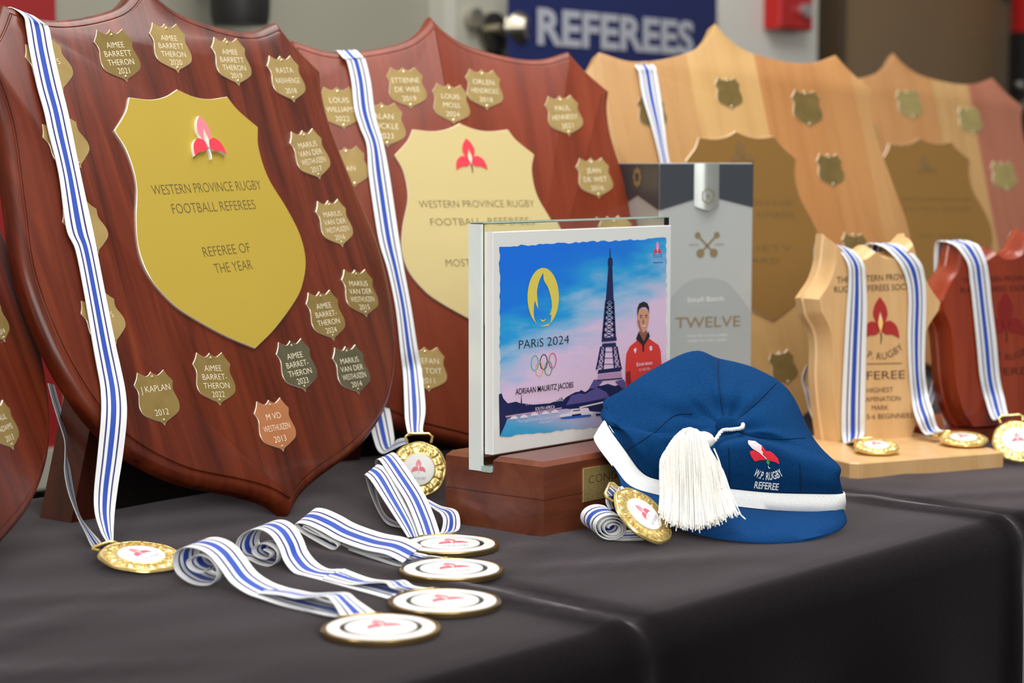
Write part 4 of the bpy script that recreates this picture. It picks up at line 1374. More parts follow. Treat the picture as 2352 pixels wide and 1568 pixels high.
d5 = (0.259 * F) / (1013 - 377)
p5 = at(1927, 1013, d5)
f5 = Frame(p5, -24, 4, 0)
W5 = 2021   # image column of the middle axis at mid height
face5 = [(1925, 566, 'c'), (1955, 592), (1985, 597), (2012, 580, 'c'), (2035, 594), (2070, 590), (2098, 563, 'c'), (2112, 610), (2136, 660), (2160, 694, 'c'), (2156, 712, 'c'), (2132, 750), (2122, 790), (2122, 850), (2116, 920), (2104, 970), (2092, 1007, 'c'),
         (1927, 1013, 'c'), (1917, 940), (1911, 870), (1912, 800), (1906, 755), (1886, 715, 'c'), (1881, 688, 'c'), (1906, 650), (1920, 608)]
t5 = small_trophy('small pale oak shield trophy carrying two ribbons, right of the blue cap', f5, face5, OAK, 0.030, 0.007, OAK, ((1960, 1101), (2315, 1072), 0.165), 0.0142, ENGRB, (DRED, DRED, YEL, PALEPK, STEMD),
                  [('THE WESTERN PROVINCE', (1922, 650), (2110, 640), 15), ('RUGBY REFEREES SOCIETY', (1916, 672), (2112, 664), 15), ('~W.P. RUGBY', (1966, 824), (2076, 818), 17), ('_', (1990, 836), (2071, 834), 1),
                   ('REFEREE', (1951, 873), (2078, 869), 20), ('HIGHEST', (1991, 902), (2051, 900), 12), ('EXAMINATION', (1972, 923), (2068, 920), 12), ('MARK', (2002, 942), (2040, 941), 12), ('LEVEL 5-6 BEGINNERS', (1945, 964), (2096, 959), 12)], (2022, 737), 0.044)
d6 = (0.257 * F) / (980 - 377)
p6 = at(2236, 980, d6)
f6 = Frame(p6, -24, 4, 0)
face6 = [(2212, 580, 'c'), (2240, 600), (2262, 602), (2290, 584, 'c'), (2312, 596), (2345, 588), (2366, 556, 'c'), (2382, 610), (2404, 650), (2428, 680, 'c'), (2424, 700, 'c'), (2402, 740), (2392, 800), (2388, 860), (2380, 930), (2364, 972, 'c'),
         (2236, 980, 'c'), (2212, 940), (2196, 880), (2190, 810), (2184, 755), (2168, 715, 'c'), (2166, 690, 'c'), (2184, 650), (2204, 620)]
t6 = small_trophy('small dark red shield trophy at the right edge with one ribbon over it', f6, face6, REDW, 0.028, 0.007, REDW, ((2166, 1022), (2480, 1000), 0.11), 0.0142, ENGRR, (DDRED, DDRED, DDRED, DDRED, ENGRR),
                  [('THE WESTERN PROVINCE', (2210, 650), (2370, 643), 13), ('RUGBY REFEREES SOCIETY', (2206, 672), (2372, 666), 13), ('~W.P. RUGBY', (2262, 826), (2370, 818), 16), ('REFEREE', (2250, 864), (2375, 858), 18)], (2310, 730), 0.050)

# ------------------------------------------------------------------ medals
UPZ = np.array([0, 0, 1.0])
HD = np.array([FWD[0], FWD[1], 0]); HD /= np.linalg.norm(HD)
PEM = (mat('medal_pink', srgb(240, 140, 156), 0.35), mat('medal_rose', srgb(232, 104, 126), 0.35), PALEPK, PALEPK, mat('medal_stem', srgb(150, 150, 160), 0.5))
SMALLTXT = mat('medal_small_text', srgb(120, 126, 160), 0.5)


def flatframe(c, ringdir):
    w = np.array([ringdir[0], ringdir[1], 0.0]); w /= np.linalg.norm(w)
    return fvec(c, (w[1], -w[0], 0), w)


def tiltframe(c, ringdir, deg, R):
    t = math.radians(deg)
    w = np.array([ringdir[0], ringdir[1], 0.0]); w /= np.linalg.norm(w)
    n = UPZ * math.cos(t) - HD * math.sin(t)
    c = np.array(c) + UPZ * R * math.sin(t) * 0.95
    w = w - n * (w @ n)
    return fvec(c, np.cross(w, n), w)


def loop_part(t, R, wid=0.026, z=0.0016, m=None):
    g = G()
    y0 = R - 0.001
    g.tube([(-wid / 2, y0, z), (-wid / 2 - 0.001, y0 + 0.005, z), (-wid / 2 + 0.002, y0 + 0.0075, z), (wid / 2 - 0.002, y0 + 0.0075, z), (wid / 2 + 0.001, y0 + 0.005, z), (wid / 2, y0, z)], 0.0011, 8)
    return g.build('ribbon_loop', m, t, True)


def white_medal(label, fr, group):
    t = thing('ribbon_medal', label, 'medal', fr.M(), group)
    R = 0.035
    g = G(); g.lathe([(0, 0), (R - 0.0006, 0), (R, 0.0006), (R, 0.0033), (R - 0.0005, 0.0039), (R - 0.0016, 0.0040), (R - 0.0022, 0.0035), (0, 0.0035)], 72)
    g.build('medal_disc', ANTIQUE, t, True, 30)
    g = G(); g.lathe([(R * 0.690, 0.0034), (R * 0.693, 0.0041), (R * 0.905, 0.0041), (R * 0.915, 0.0034)], 72); g.build('white_ring', WHITE, t, True)
    g = G(); g.lathe([(R * 0.61, 0.00355), (R * 0.69, 0.00355)], 72); g.build('dark_groove', BLACK, t)
    g = G(); g.lathe([(R * 0.605, 0.0034), (R * 0.60, 0.0042), (0, 0.0042)], 72); cdisc = g.build('white_centre', WHITE, t, True)
    emblem('emblem', cdisc, (0.002, 0.006), 0.022, 0.0042, 0.0001, PEM)
    g = G()
    add_text(g, 'W.P. RUGBY', (0.001, -0.0125), 0.0032, 0.02, z=0.00435, thin=-0.01); g.build('medal_lettering', SMALLTXT, cdisc)
    loop_part(t, R, 0.026, 0.002, ANTIQUE)
    return t


def gold_medal(label, fr, R, group=None, txt=False, petals=10):
    t = thing('ribbon_medal', label, 'medal', fr.M(), group)
    g = G()
    n_ = 96
    prof = [(0, 0), (0.80, 0), (0.97, 0.0010), (1.0, 0.0020), (0.985, 0.0032), (0.95, 0.0040), (0.90, 0.0036), (0.86, 0.0042), (0.72, 0.0046), (0.62, 0.0040), (0.58, 0.0044), (0.55, 0.0038), (0, 0.0038)]
    loops = []
    for k, (r, z) in enumerate(prof):
        l = []
        for i in range(n_):
            a = 2 * math.pi * i / n_
            rr, zz = r * R, z
            if 2 <= k <= 5:
                rr *= 1 + 0.012 * math.cos(8 * a)
            if k in (7, 8):
                zz += 0.0006 * math.sin(petals * 2 * a + k) + 0.0005 * math.sin(petals * 3.1 * a)
            l.append((rr * math.cos(a), rr * math.sin(a), zz))
        loops.append(l)
    g.loft(loops, False, False)
    g.build('medal_disc', GOLD, t, True, 50)
    # raised leaves of the wreath
    g = G()
    for i in range(30):
        a0 = math.radians(12 * i)
        for s_ in (-1, 1):
            c, a1 = 0.77 * R, a0 + s_ * 0.08
            p = [(math.cos(a0) * R * 0.66, math.sin(a0) * R * 0.66, 0.0043), (math.cos(a1) * c, math.sin(a1) * c, 0.0048), (math.cos(a1 + s_ * 0.05) * R * 0.87, math.sin(a1 + s_ * 0.05) * R * 0.87, 0.0041)]
            g.tube(p, [0.0002, 0.00042, 0.0002], 6)
    g.build('wreath', GOLD, t, True)
    g = G(); g.lathe([(R * 0.565, 0.0038), (R * 0.555, 0.0049), (R * 0.3, 0.0054), (0, 0.0055)], 48); c = g.build('white_insert', WHITE, t, True)
    emblem('emblem', c, (0, R * 0.10), R * 0.52, 0.0055, 0.0001, PEM)
    g = G(); add_text(g, 'W.P. RUGBY', (0, -R * 0.36), R * 0.1, R * 0.55, z=0.0056, thin=-0.01); g.build('medal_lettering', SMALLTXT, c)
    loop_part(t, R, 0.020, 0.002, GOLD)
    return t


GW = 'white faced medals laid in a row at the front of the table'
GG = 'gold medals with a white centre'


def T3(t, x, y, z):
    return np.array((t.matrix_world @ Vector((x, y, z)))[:])


def pp(l, r, d1, d2=None):
    return (at(*l, d1), at(*r, d2 if d2 else d1))


def near_far(pts, wv, dfun):
    """strip from image points of its near edge and a width vector"""
    out = []
    for p in pts:
        a = at(p[0], p[1], dfun(p))
        wvv = wv if len(p) < 3 else p[2]
        out.append((a, a + wvv))
    return out


def clampz(pairs, zmin=Z0 + 0.0009):
    o = []
    for a, b_ in pairs:
        a, b_ = np.array(a), np.array(b_)
        a[2] = max(a[2], zmin); b_[2] = max(b_[2], zmin)
        o.append((a, b_))
    return o


def lin(x0, d0, x1, d1):
    return lambda p: d0 + (d1 - d0) * (p[0] - x0) / (x1 - x0)


WV = RGT * 0.0145 + HD * 0.0165 + UPZ * 0.0035

# front medal (fourth of the row)
c4 = tab(875, 1441, 0.004); c4[2] = Z0 + 0.0006
r4 = tab(790, 1400)
m4 = white_medal('white faced medal nearest the front edge, its ribbon ending in the leftmost round coil', flatframe(c4, r4 - c4), GW)
df = lin(750, 1.205, 450, 1.283)
g = G()
sp4 = [(752, 1417), (700, 1408), (645, 1390), (600, 1375), (565, 1362), (530, 1338), (505, 1305), (485, 1280), (460, 1263), (430, 1257), (405, 1266), (397, 1290), (407, 1318), (440, 1340), (478, 1343), (497, 1326), (494, 1300), (474, 1280), (448, 1276), (428, 1290), (437, 1308), (462, 1316), (474, 1306)]
strip(g, clampz(near_far(sp4, WV, df)), 6)
lp = [T3(m4, -0.011, 0.0425, 0.002), T3(m4, 0.011, 0.0425, 0.002)]
arch = [(lp[0] + UPZ * 0.0005, lp[1] + UPZ * 0.0005), (at(766, 1386, 1.20), at(822, 1379, 1.215)), (at(748, 1370, 1.208), at(800, 1362, 1.224)), (at(714, 1371, 1.215), at(765, 1361, 1.232)), (at(680, 1374, 1.224), at(722, 1362, 1.243)), (at(640, 1366, 1.236), at(690, 1356, 1.255)), (at(590, 1362, 1.25), at(640, 1346, 1.268))]
strip(g, clampz(arch), 6)
low = [(lp[0] - UPZ * 0.0004, lp[1] - UPZ * 0.0004), (at(745, 1412, 1.20), at(790, 1398, 1.222)), (at(690, 1404, 1.222), at(735, 1384, 1.242))]
strip(g, clampz(low), 6)
ribbon(g, 'ribbon', m4)

c3 = tab(1022, 1380, 0.004); c3[2] = Z0 + 0.0006
r3 = tab(925, 1350)
m3 = white_medal('white faced medal second from the front edge, its ribbon ending in the middle round coil', flatframe(c3, r3 - c3), GW)
df = lin(890, 1.252, 621, 1.350)
sp3 = [(890, 1375), (840, 1362), (783, 1351), (735, 1332), (700, 1330), (673, 1314), (652, 1288), (640, 1258), (622, 1230), (597, 1216), (570, 1219), (549, 1234), (540, 1258), (548, 1278), (570, 1285), (594, 1296), (618, 1300), (634, 1288), (634, 1266), (612, 1250), (588, 1252), (578, 1266), (590, 1280), (612, 1284), (620, 1272), (604, 1262)]
g = G()
strip(g, clampz(near_far(sp3, WV, df)), 6)
lp = [T3(m3, -0.011, 0.0425, 0.002), T3(m3, 0.011, 0.0425, 0.002)]
arch = [(lp[0] + UPZ * 0.0004, lp[1] + UPZ * 0.0004), (at(896, 1348, 1.258), at(952, 1346, 1.272)), (at(884, 1338, 1.264), at(930, 1333, 1.28)), (at(850, 1338, 1.274), at(900, 1334, 1.29)), (at(800, 1342, 1.288), at(850, 1328, 1.308)), (at(740, 1328, 1.308), at(790, 1306, 1.328))]
strip(g, clampz(arch), 6)
ribbon(g, 'ribbon', m3)

c2 = tab(1037, 1306, 0.004); c2[2] = Z0 + 0.0006
r2 = tab(955, 1272)
m2 = white_medal('white faced medal third from the front edge, its ribbon folded flat behind the two coils', flatframe(c2, r2 - c2), GW)
df = lin(925, 1.338, 690, 1.425)
sp2 = [(925, 1292), (886, 1273), (835, 1262), (776, 1241), (738, 1220), (705, 1205), (684, 1202), (676, 1208), (690, 1222), (730, 1246), (762, 1262), (774, 1256), (764, 1244), (720, 1226), (695, 1212), (704, 1210), (740, 1232), (762, 1246)]
g = G()
W2 = RGT * 0.0125 + HD * 0.0150 + UPZ * 0.0085
strip(g, clampz(near_far(sp2, W2, df)), 6)
lp = [T3(m2, -0.011, 0.0425, 0.002), T3(m2, 0.011, 0.0425, 0.002)]
arch = [(lp[0], lp[1]), (at(926, 1282, 1.345), at(970, 1272, 1.362)), (at(880, 1278, 1.362), at(930, 1262, 1.378)), (at(820, 1266, 1.382), at(870, 1246, 1.40)), (at(780, 1248, 1.398), at(820, 1226, 1.416))]
strip(g, clampz(arch), 6)
strip(g, clampz([(lp[0], lp[1]), (at(921, 1300, 1.343), at(940, 1284, 1.362)), (at(860, 1283, 1.365), at(900, 1262, 1.384)), (at(800, 1262, 1.39), at(830, 1240, 1.408))]), 6)
ribbon(g, 'ribbon', m2)

c1 = tab(1034, 1249, 0.004); c1[2] = Z0 + 0.0006
r1 = tab(985, 1222)
m1 = white_medal('white faced medal farthest from the front edge, its ribbon propped beside the walnut base', flatframe(c1, r1 - c1), GW)
lp = [T3(m1, -0.011, 0.0425, 0.002), T3(m1, 0.011, 0.0425, 0.002)]
g = G()
strip(g, [(at(964, 1232, 1.452), at(1012, 1231, 1.463)), (at(950, 1192, 1.475), at(997, 1185, 1.487)), (at(930, 1147, 1.505), at(975, 1135, 1.516)), (at(902, 1102, 1.540), at(942, 1085, 1.55)), (at(880, 1068, 1.565), at(918, 1052, 1.575)), (at(870, 1056, 1.578), at(905, 1040, 1.588)), (at(863, 1058, 1.592), at(896, 1044, 1.602)), (at(862, 1076, 1.60), at(890, 1066, 1.61))], 8)
strip(g, [(at(937, 1234, 1.448), at(962, 1233, 1.458)), (at(918, 1205, 1.467), at(950, 1196, 1.48)), (at(882, 1150, 1.505), at(922, 1138, 1.52)), (at(852, 1104, 1.545), at(892, 1082, 1.558)), (at(839, 1091, 1.558), at(869, 1067, 1.572)), (at(840, 1096, 1.566), at(868, 1076, 1.580)), (at(852, 1135, 1.565), at(864, 1126, 1.578)), (at(872, 1180, 1.545), at(880, 1174, 1.558)), (at(890, 1203, 1.50), at(905, 1196, 1.512)), (at(925, 1212, 1.48), at(938, 1206, 1.492))], 8)
strip(g, clampz([(at(984, 1160, 1.510), at(982, 1146, 1.512)), (at(1002, 1172, 1.500), at(1012, 1162, 1.512)), (at(1012, 1180, 1.492), at(1044, 1170, 1.508)), (at(1018, 1196, 1.481), at(1055, 1186, 1.498)), (at(1012, 1222, 1.474), at(1054, 1216, 1.486)), (at(1000, 1228, 1.468), at(1030, 1226, 1.475))]), 8)
ribbon(g, 'ribbon', m1)


# ---- medals hung over the shields
def outline_top(half, a):
    P = cr([p[:2] for p in half[:6]], 8)
    xs, ys_ = [p[0] for p in P], [p[1] for p in P]
    return float(np.interp(abs(a) * 1000, xs, ys_)) / 1000


def hang(fr, pairs, off, thick, half=HALF, toff=None):
    """pairs lying on the board's front, continued over the top edge and down the back"""
    out = []
    for l, r in pairs:
        out.append([fr.l2(*l, off), fr.l2(*r, off)])
    (al, bl), (ar, br) = out[0]
    tl = outline_top(half, al) + 0.0012 if toff is None else toff
    tr = outline_top(half, ar) + 0.0012 if toff is None else toff
    pre = [(fr.world(al, tl - 0.05, -thick - 0.002), fr.world(ar, tr - 0.05, -thick - 0.002)), (fr.world(al, tl - 0.006, -thick - 0.0016), fr.world(ar, tr - 0.006, -thick - 0.0016)),
           (fr.world(al, tl + 0.0002, -thick * 0.8), fr.world(ar, tr + 0.0002, -thick * 0.8)), (fr.world(al, tl + 0.0002, -thick * 0.4), fr.world(ar, tr + 0.0002, -thick * 0.4))]
    body = []
    for i, (l, r) in enumerate(out):
        bl_, br_ = l[1], r[1]
        if i == 0:
            bl_, br_ = min(bl_, tl - 0.011), min(br_, tr - 0.011)
        body.append((fr.world(l[0], bl_, off), fr.world(r[0], br_, off)))
    return pre + body


# medal A: lying at the foot of the front left shield
La, Ra = at(248, 1264, 1.362), at(400, 1299, 1.335)
La[2] = Z0 + 0.0105; Ra[2] = Z0 + 0.0010
wA = La - Ra; RA = np.linalg.norm(wA) / 2
dA = np.cross(wA, UPZ); dA /= np.linalg.norm(dA)
dA = dA + UPZ * 0.06
fA = fvec((La + Ra) / 2, dA, wA)
mA = gold_medal('gold rimmed medal lying below the front left shield on a ribbon hung over that shield', fA, RA, GG)
lp = [T3(mA, -0.008, RA + 0.006, 0.002), T3(mA, 0.008, RA + 0.006, 0.002)]
px1 = [((50, 24), (92, 24)), ((60, 64), (112, 64)), ((68, 115), (122, 115)), ((84, 194), (140, 194)), ((101, 255), (154, 250)), ((112, 306), (166, 306)), ((135, 400), (185, 400)), ((152, 523), (212, 523)), ((173, 573), (222, 573)), ((192, 666), (240, 666)), ((213, 790), (265, 790)), ((222, 840), (276, 840))]
g = G()
hp = hang(f1, px1, 0.0035, 0.018, H1)
dd0 = float((f1.wp(250, 850, 0.0035) - CAM) @ FWD)
tail = [((231, 895), (289, 905)), ((232, 956), (291, 962)), ((224, 1046), (282, 1046)), ((216, 1129), (272, 1110)), ((218, 1179), (264, 1170)), ((231, 1221), (261, 1210)), ((244, 1248), (259, 1244))]
for i, (l, r) in enumerate(tail):
    d_ = dd0 + (1.385 - dd0) * ((i + 1) / len(tail)) ** 0.9
    hp.append((at(*l, d_), at(*r, d_ + 0.006)))
hp.append((lp[0] + UPZ * 0.001, lp[1] + UPZ * 0.001))
strip(g, hp, 8)
bk = [((110, 880), (124, 884)), ((120, 920), (134, 920)), ((134, 965), (146, 962)), ((148, 1010), (152, 1004)), ((149, 1046), (153, 1044)), ((148, 1082), (160, 1074)), ((157, 1130), (169, 1126)), ((178, 1186), (182, 1180)), ((195, 1222), (203, 1212)), ((212, 1258), (230, 1242)), ((232, 1277), (243, 1262))]
bp_ = []
for i, (l, r) in enumerate(bk):
    d_ = 1.555 + (1.40 - 1.555) * (i / (len(bk) - 1)) ** 1.2
    bp_.append((at(*l, d_), at(*r, d_ + 0.012)))
bp_.append((lp[0], lp[1]))
strip(g, clampz(bp_), 8)
ribbon(g, 'ribbon', mA)

# medal C: standing behind the flat medals, at the left end of the walnut base
wC = UPZ * math.cos(math.radians(14)) + HD * math.sin(math.radians(14))
fC = fvec(at(962, 1079, 1.632), RGT, wC)
mC = gold_medal('gold medal standing upright against the left end of the walnut base', fC, 0.0232, GG, petals=9)
px2 = [((786, 125), (831, 122)), ((797, 143), (839, 137)), ((807, 187), (851, 187)), ((814, 250), (859, 250)), ((827, 293), (867, 285)), ((842, 333), (881, 333)), ((847, 400), (894, 400)), ((861, 500), (909, 500)), ((872, 560), (918, 560)), ((891, 623), (928, 620)), ((909, 710), (943, 700)), ((920, 810), (958, 795)), ((926, 860), (968, 850))]
g = G()
hp = hang(f2, px2, 0.0035, 0.018, H2)
dd0 = float((f2.wp(945, 860, 0.0035) - CAM) @ FWD)
for i, (l, r) in enumerate((((929, 923), (975, 905)), ((931, 965), (977, 945)), ((938, 998), (971, 984)))):
    d_ = dd0 + (1.64 - dd0) * (i + 1) / 3.4
    hp.append((at(*l, d_), at(*r, d_ + 0.004)))
lp = [T3(mC, -0.007, 0.0290, 0.002), T3(mC, 0.005, 0.0290, 0.002)]
hp.append((lp[0], lp[1]))
strip(g, hp, 8)
bk = [((842, 930), (890, 922), 1.735), ((850, 975), (897, 950), 1.73), ((860, 1015), (903, 985), 1.72), ((868, 1034), (906, 1008), 1.71), ((880, 1042), (905, 1018), 1.70), ((900, 1034), (912, 1010), 1.685), ((920, 1024), (926, 1006), 1.665), ((938, 1018), (936, 1008), 1.65)]
strip(g, [(at(*l, d_), at(*r, d_ + 0.01)) for l, r, d_ in bk], 8)
ribbon(g, 'ribbon', mC)

# medal D: leaning on its own coiled ribbon before the cap
wD = RGT * -0.78 + UPZ * 0.62
nD = HD * -0.40 + (RGT * 0.62 + UPZ * 0.78) * 0.90
dD = np.cross(wD, nD)
fD = fvec(at(1472, 1189, 1.432), dD, wD)
mD = gold_medal('gold medal leaning on its own rolled ribbon in front of the blue cap', fD, 0.0258, GG)
g = G()
axv = RGT * -0.0102 + HD * 0.0180 + UPZ * 0.0045
prs = []
for i in range(72):
    t = i / 71
    a = math.radians(-60) - t * 2 * math.pi * 3.3
    rr = 1 - 0.68 * t
    x = 1404 + 39 * rr * math.cos(a) - 10 * (1 - rr) * -1.0
    y = 1212 + 30 * rr * math.sin(a) + 5 * (1 - rr)
    p = at(x, y, 1.432)
    prs.append((p, p + axv))
strip(g, clampz(prs), 2)
tail = [(1410, 1240), (1440, 1241), (1480, 1240)]
p3 = [at(x, y, 1.4375) for x, y in tail]
strip(g, clampz([(p, p + axv * 0.9) for p in p3]), 4)
lp = [T3(mD, -0.009, 0.0318, 0.002), T3(mD, 0.009, 0.0318, 0.002)]
strip(g, [(lp[0] + wD * 0.001, lp[1] + wD * 0.001), (at(1393, 1140, 1.428), at(1434, 1134, 1.45)), (at(1397, 1126, 1.432), at(1432, 1121, 1.452)), (at(1410, 1119, 1.44), at(1428, 1118, 1.46)), (at(1396, 1134, 1.45), at(1424, 1130, 1.468)), (at(1392, 1152, 1.448), at(1420, 1148, 1.464)), (at(1400, 1170, 1.446), at(1424, 1166, 1.462))], 6)
ribbon(g, 'ribbon', mD)

# medals on the small shields
bt5 = 0.0142
cE = tab(2013, 1031, bt5 + 0.004); cE[2] = Z0 + bt5 + 0.0006
wE = tab(1950, 1014, bt5) - tab(2013, 1031, bt5)
mE = gold_medal('gold medal lying on the pale oak base, left one of two there', tiltframe(cE, wE, 9, 0.0205), 0.0205, GG)
px5 = [((1930, 584), (1972, 594)), ((1946, 606), (1984, 606)), ((1949, 649), (1988, 640)), ((1944, 722), (1991, 704)), ((1938, 831), (1989, 795)), ((1934, 920), (1987, 885)), ((1933, 965), (1986, 950)), ((1934, 1000), (1985, 995))]


def hang_small(fr, pxs, off, thick, rim, topz):
    out = [(fr.wp(*l, off), fr.wp(*r, off)) for l, r in pxs]
    (al, bl), (ar, br) = fr.l2(*pxs[0][0], off), fr.l2(*pxs[0][1], off)
    pre = [(fr.world(al - .006, bl - 0.03, -thick - 0.004), fr.world(ar - .006, br - 0.03, -thick - 0.004)), (fr.world(al - .005, bl + topz * 0.9, -thick - 0.0025), fr.world(ar - .005, br + topz * 0.9, -thick - 0.0025)),
           (fr.world(al - .004, bl + topz * 1.25, -thick * 0.7), fr.world(ar - .004, br + topz * 1.25, -thick * 0.7)), (fr.world(al - .002, bl + topz * 1.05, -thick * 0.4), fr.world(ar - .002, br + topz * 1.05, -thick * 0.4)),
           (fr.world(al, bl + topz * 0.6, -thick * 0.08), fr.world(ar, br + topz * 0.6, -thick * 0.08))]
    return pre + out[1:]


g = G()
hp = hang_small(f5, px5, 0.003, 0.030, 0.007, 0.010)
lp = [T3(mE, -0.009, 0.0265, 0.002), T3(mE, 0.009, 0.0265, 0.002)]
hp.append((at(1940, 1018, d5 - 0.01), at(1978, 1014, d5 - 0.01))); hp.append((lp[1], lp[0]) if (lp[0] - lp[1]) @ RGT > 0 else (lp[0], lp[1]))
strip(g, hp, 8)
strip(g, [(at(1852, 838, 1.93), at(1856, 842, 1.94)), (at(1842, 868, 1.93), at(1850, 880, 1.94)), (at(1850, 905, 1.93), at(1858, 900, 1.94)), (at(1862, 950, 1.93), at(1868, 945, 1.94)), (at(1885, 1000, 1.90), at(1892, 994, 1.91))], 6)
ribbon(g, 'ribbon', mE)
cF = tab(2213, 1013, bt5 + 0.004); cF[2] = Z0 + bt5 + 0.0006
wF = tab(2150, 1004, bt5) - tab(2213, 1013, bt5)
mF = gold_medal('gold medal lying on the pale oak base, right one of two there', tiltframe(cF, wF, 8, 0.0225), 0.0225, GG)
px6 = [((2046, 588), (2096, 588)), ((2066, 606), (2115, 604)), ((2082, 646), (2124, 638)), ((2087, 693), (2127, 693)), ((2085, 776), (2125, 776)), ((2089, 867), (2124, 849)), ((2096, 930), (2131, 904))]
g = G()
hp = hang_small(f5, px6, 0.003, 0.030, 0.007, 0.010)
lp = [T3(mF, -0.009, 0.0285, 0.002), T3(mF, 0.009, 0.0285, 0.002)]
hp += [(at(2106, 965, d5 + 0.005), at(2142, 942, d5 + 0.012)), (at(2122, 995, d5 + 0.005), at(2154, 982, d5 + 0.012)), ((lp[1], lp[0]) if (lp[0] - lp[1]) @ RGT > 0 else (lp[0], lp[1]))]
strip(g, hp, 8)
strip(g, [(at(2142, 780, 1.97), at(2150, 790, 1.975)), (at(2146, 850, 1.97), at(2156, 860, 1.975)), (at(2134, 905, 1.965), at(2148, 900, 1.97)), (at(2125, 940, 1.96), at(2140, 930, 1.965))], 6)
strip(g, [(at(2158, 878, 2.0), at(2172, 868, 2.0)), (at(2156, 920, 1.995), at(2182, 905, 2.0)), (at(2172, 990, 1.985), at(2206, 980, 1.99))], 6)
ribbon(g, 'ribbon', mF)
wG = UPZ * 0.72 + HD * 0.64 - RGT * 0.25
fG = fvec(at(2336, 1017, 1.815), RGT + UPZ * 0.1, wG)
mG = gold_medal('gold medal cut off by the right edge, propped on the dark red shield base', fG, 0.0225, GG)
px7 = [((2206, 582), (2258, 580)), ((2222, 604), (2265, 600)), ((2228, 645), (2272, 640)), ((2233, 685), (2277, 690)), ((2244, 795), (2288, 780)), ((2251, 867), (2296, 867))]
g = G()
hp = hang_small(f6, px7, 0.003, 0.028, 0.007, 0.010)
lp = [T3(mG, -0.009, 0.028, 0.002), T3(mG, 0.009, 0.028, 0.002)]
dp = float((f6.wp(2288, 915) - CAM) @ FWD)
hp += [(at(2262, 915, dp - 0.008), at(2307, 915, dp - 0.008)), (at(2279, 962, dp - 0.030), at(2318, 955, dp - 0.030)), (lp[0], lp[1])]
strip(g, hp, 8)
ribbon(g, 'ribbon', mG)

# ribbon over the pale honey shield, its medal out of sight behind the carton
px8 = [((1460, 142), (1503, 142)), ((1468, 173), (1509, 173)), ((1476, 222), (1517, 222)), ((1496, 289), (1526, 289)), ((1512, 350), (1533, 348)), ((1524, 410), (1546, 410)), ((1540, 500), (1562, 500))]
g = G()
strip(g, hang(f3, px8, 0.0035, 0.018, H3), 8)
fh = Frame(f3.world(*f3.l2(1560, 560, 0.006), 0.006), -24, 20)
mH = gold_medal('medal on the ribbon hung over the pale honey wood shield, mostly behind the carton', fh, 0.022, GG)
ribbon(g, 'ribbon', mH)

# ------------------------------------------------------------------ the blue cap
adj = lambda d: d + 0.40 * max(0, 1.51 - d)
CT = [(1393, 968, 1.505), (1440, 1040, 1.483), (1475, 1085, 1.472), (1515, 1102, 1.463), (1590, 1113, 1.459), (1665, 1121, 1.459), (1765, 1131, 1.463), (1860, 1134, 1.472), (1934, 1133, 1.492),
      (1915, 1118, 1.56), (1850, 1092, 1.61), (1750, 1058, 1.645), (1650, 1028, 1.63), (1560, 995, 1.59), (1480, 968, 1.555), (1425, 955, 1.53)]
CB = [(1367, 1004, 1.498), (1405, 1066, 1.476), (1447, 1114, 1.463), (1515, 1137, 1.455), (1590, 1150, 1.452), (1665, 1160, 1.453), (1765, 1171, 1.458), (1860, 1175, 1.468), (1934, 1173, 1.490),
      (1917, 1160, 1.56), (1850, 1135, 1.61), (1750, 1100, 1.645), (1650, 1070, 1.63), (1560, 1040, 1.59), (1480, 1010, 1.555), (1420, 998, 1.525)]
R3 = [(1393, 963, 1.508), (1450, 988, 1.480), (1500, 1010, 1.464), (1540, 1030, 1.456), (1605, 1028, 1.452), (1668, 1022, 1.450), (1765, 1019, 1.454), (1848, 1046, 1.468), (1919, 1066, 1.495),
      (1858, 1000, 1.535), (1808, 890, 1.57), (1745, 853, 1.59), (1654, 822, 1.585), (1592, 805, 1.565), (1497, 855, 1.54), (1432, 915, 1.522)]
R2 = [(1510, 985, 1.480), (1540, 995, 1.472), (1570, 1000, 1.468), (1600, 1005, 1.468), (1635, 1010, 1.473), (1675, 1011, 1.476), (1715, 1005, 1.484), (1762, 1012, 1.492), (1795, 1012, 1.50),
      (1772, 985, 1.51), (1745, 922, 1.525), (1712, 902, 1.532), (1660, 892, 1.530), (1622, 890, 1.525), (1568, 905, 1.512), (1515, 945, 1.497)]
BT = (1666, 983, 1.500)
NK = 16
ctrl = []
Bp = at(BT[0], BT[1], adj(BT[2]))
r2 = [at(p[0], p[1], adj(p[2])) for p in R2]
r3 = [at(p[0], p[1], adj(p[2])) for p in R3]
ct = [at(p[0], p[1], adj(p[2])) for p in CT]
cbm = [at(p[0], p[1], adj(p[2])) for p in CB]
r1_ = [Bp + (q_ - Bp) * 0.42 + (HD * 0.004 if 9 <= i <= 14 else HD * 0.002) - UPZ * 0.001 for i, q_ in enumerate(r2)]
mid = []
for i in range(NK):
    m_ = (r3[i] + ct[i]) / 2
    if 1 <= i <= 8:
        m_ = m_ - HD * 0.004
    else:
        m_ = m_ + HD * 0.018 + UPZ * 0.010
    mid.append(m_)
rows_c = [[Bp + (q_ - Bp) * 0.05 for q_ in r2], r1_, r2, r3, mid, ct]
# refine around (closed) then outward (open)
ring_f = [cr(r, 6, True) for r in rows_c]
na = len(ring_f[0])
cols = []
SUBR = 7
for j in range(na):
    cols.append(cr([ring_f[k][j] for k in range(len(ring_f))], SUBR))
nr = len(cols[0])
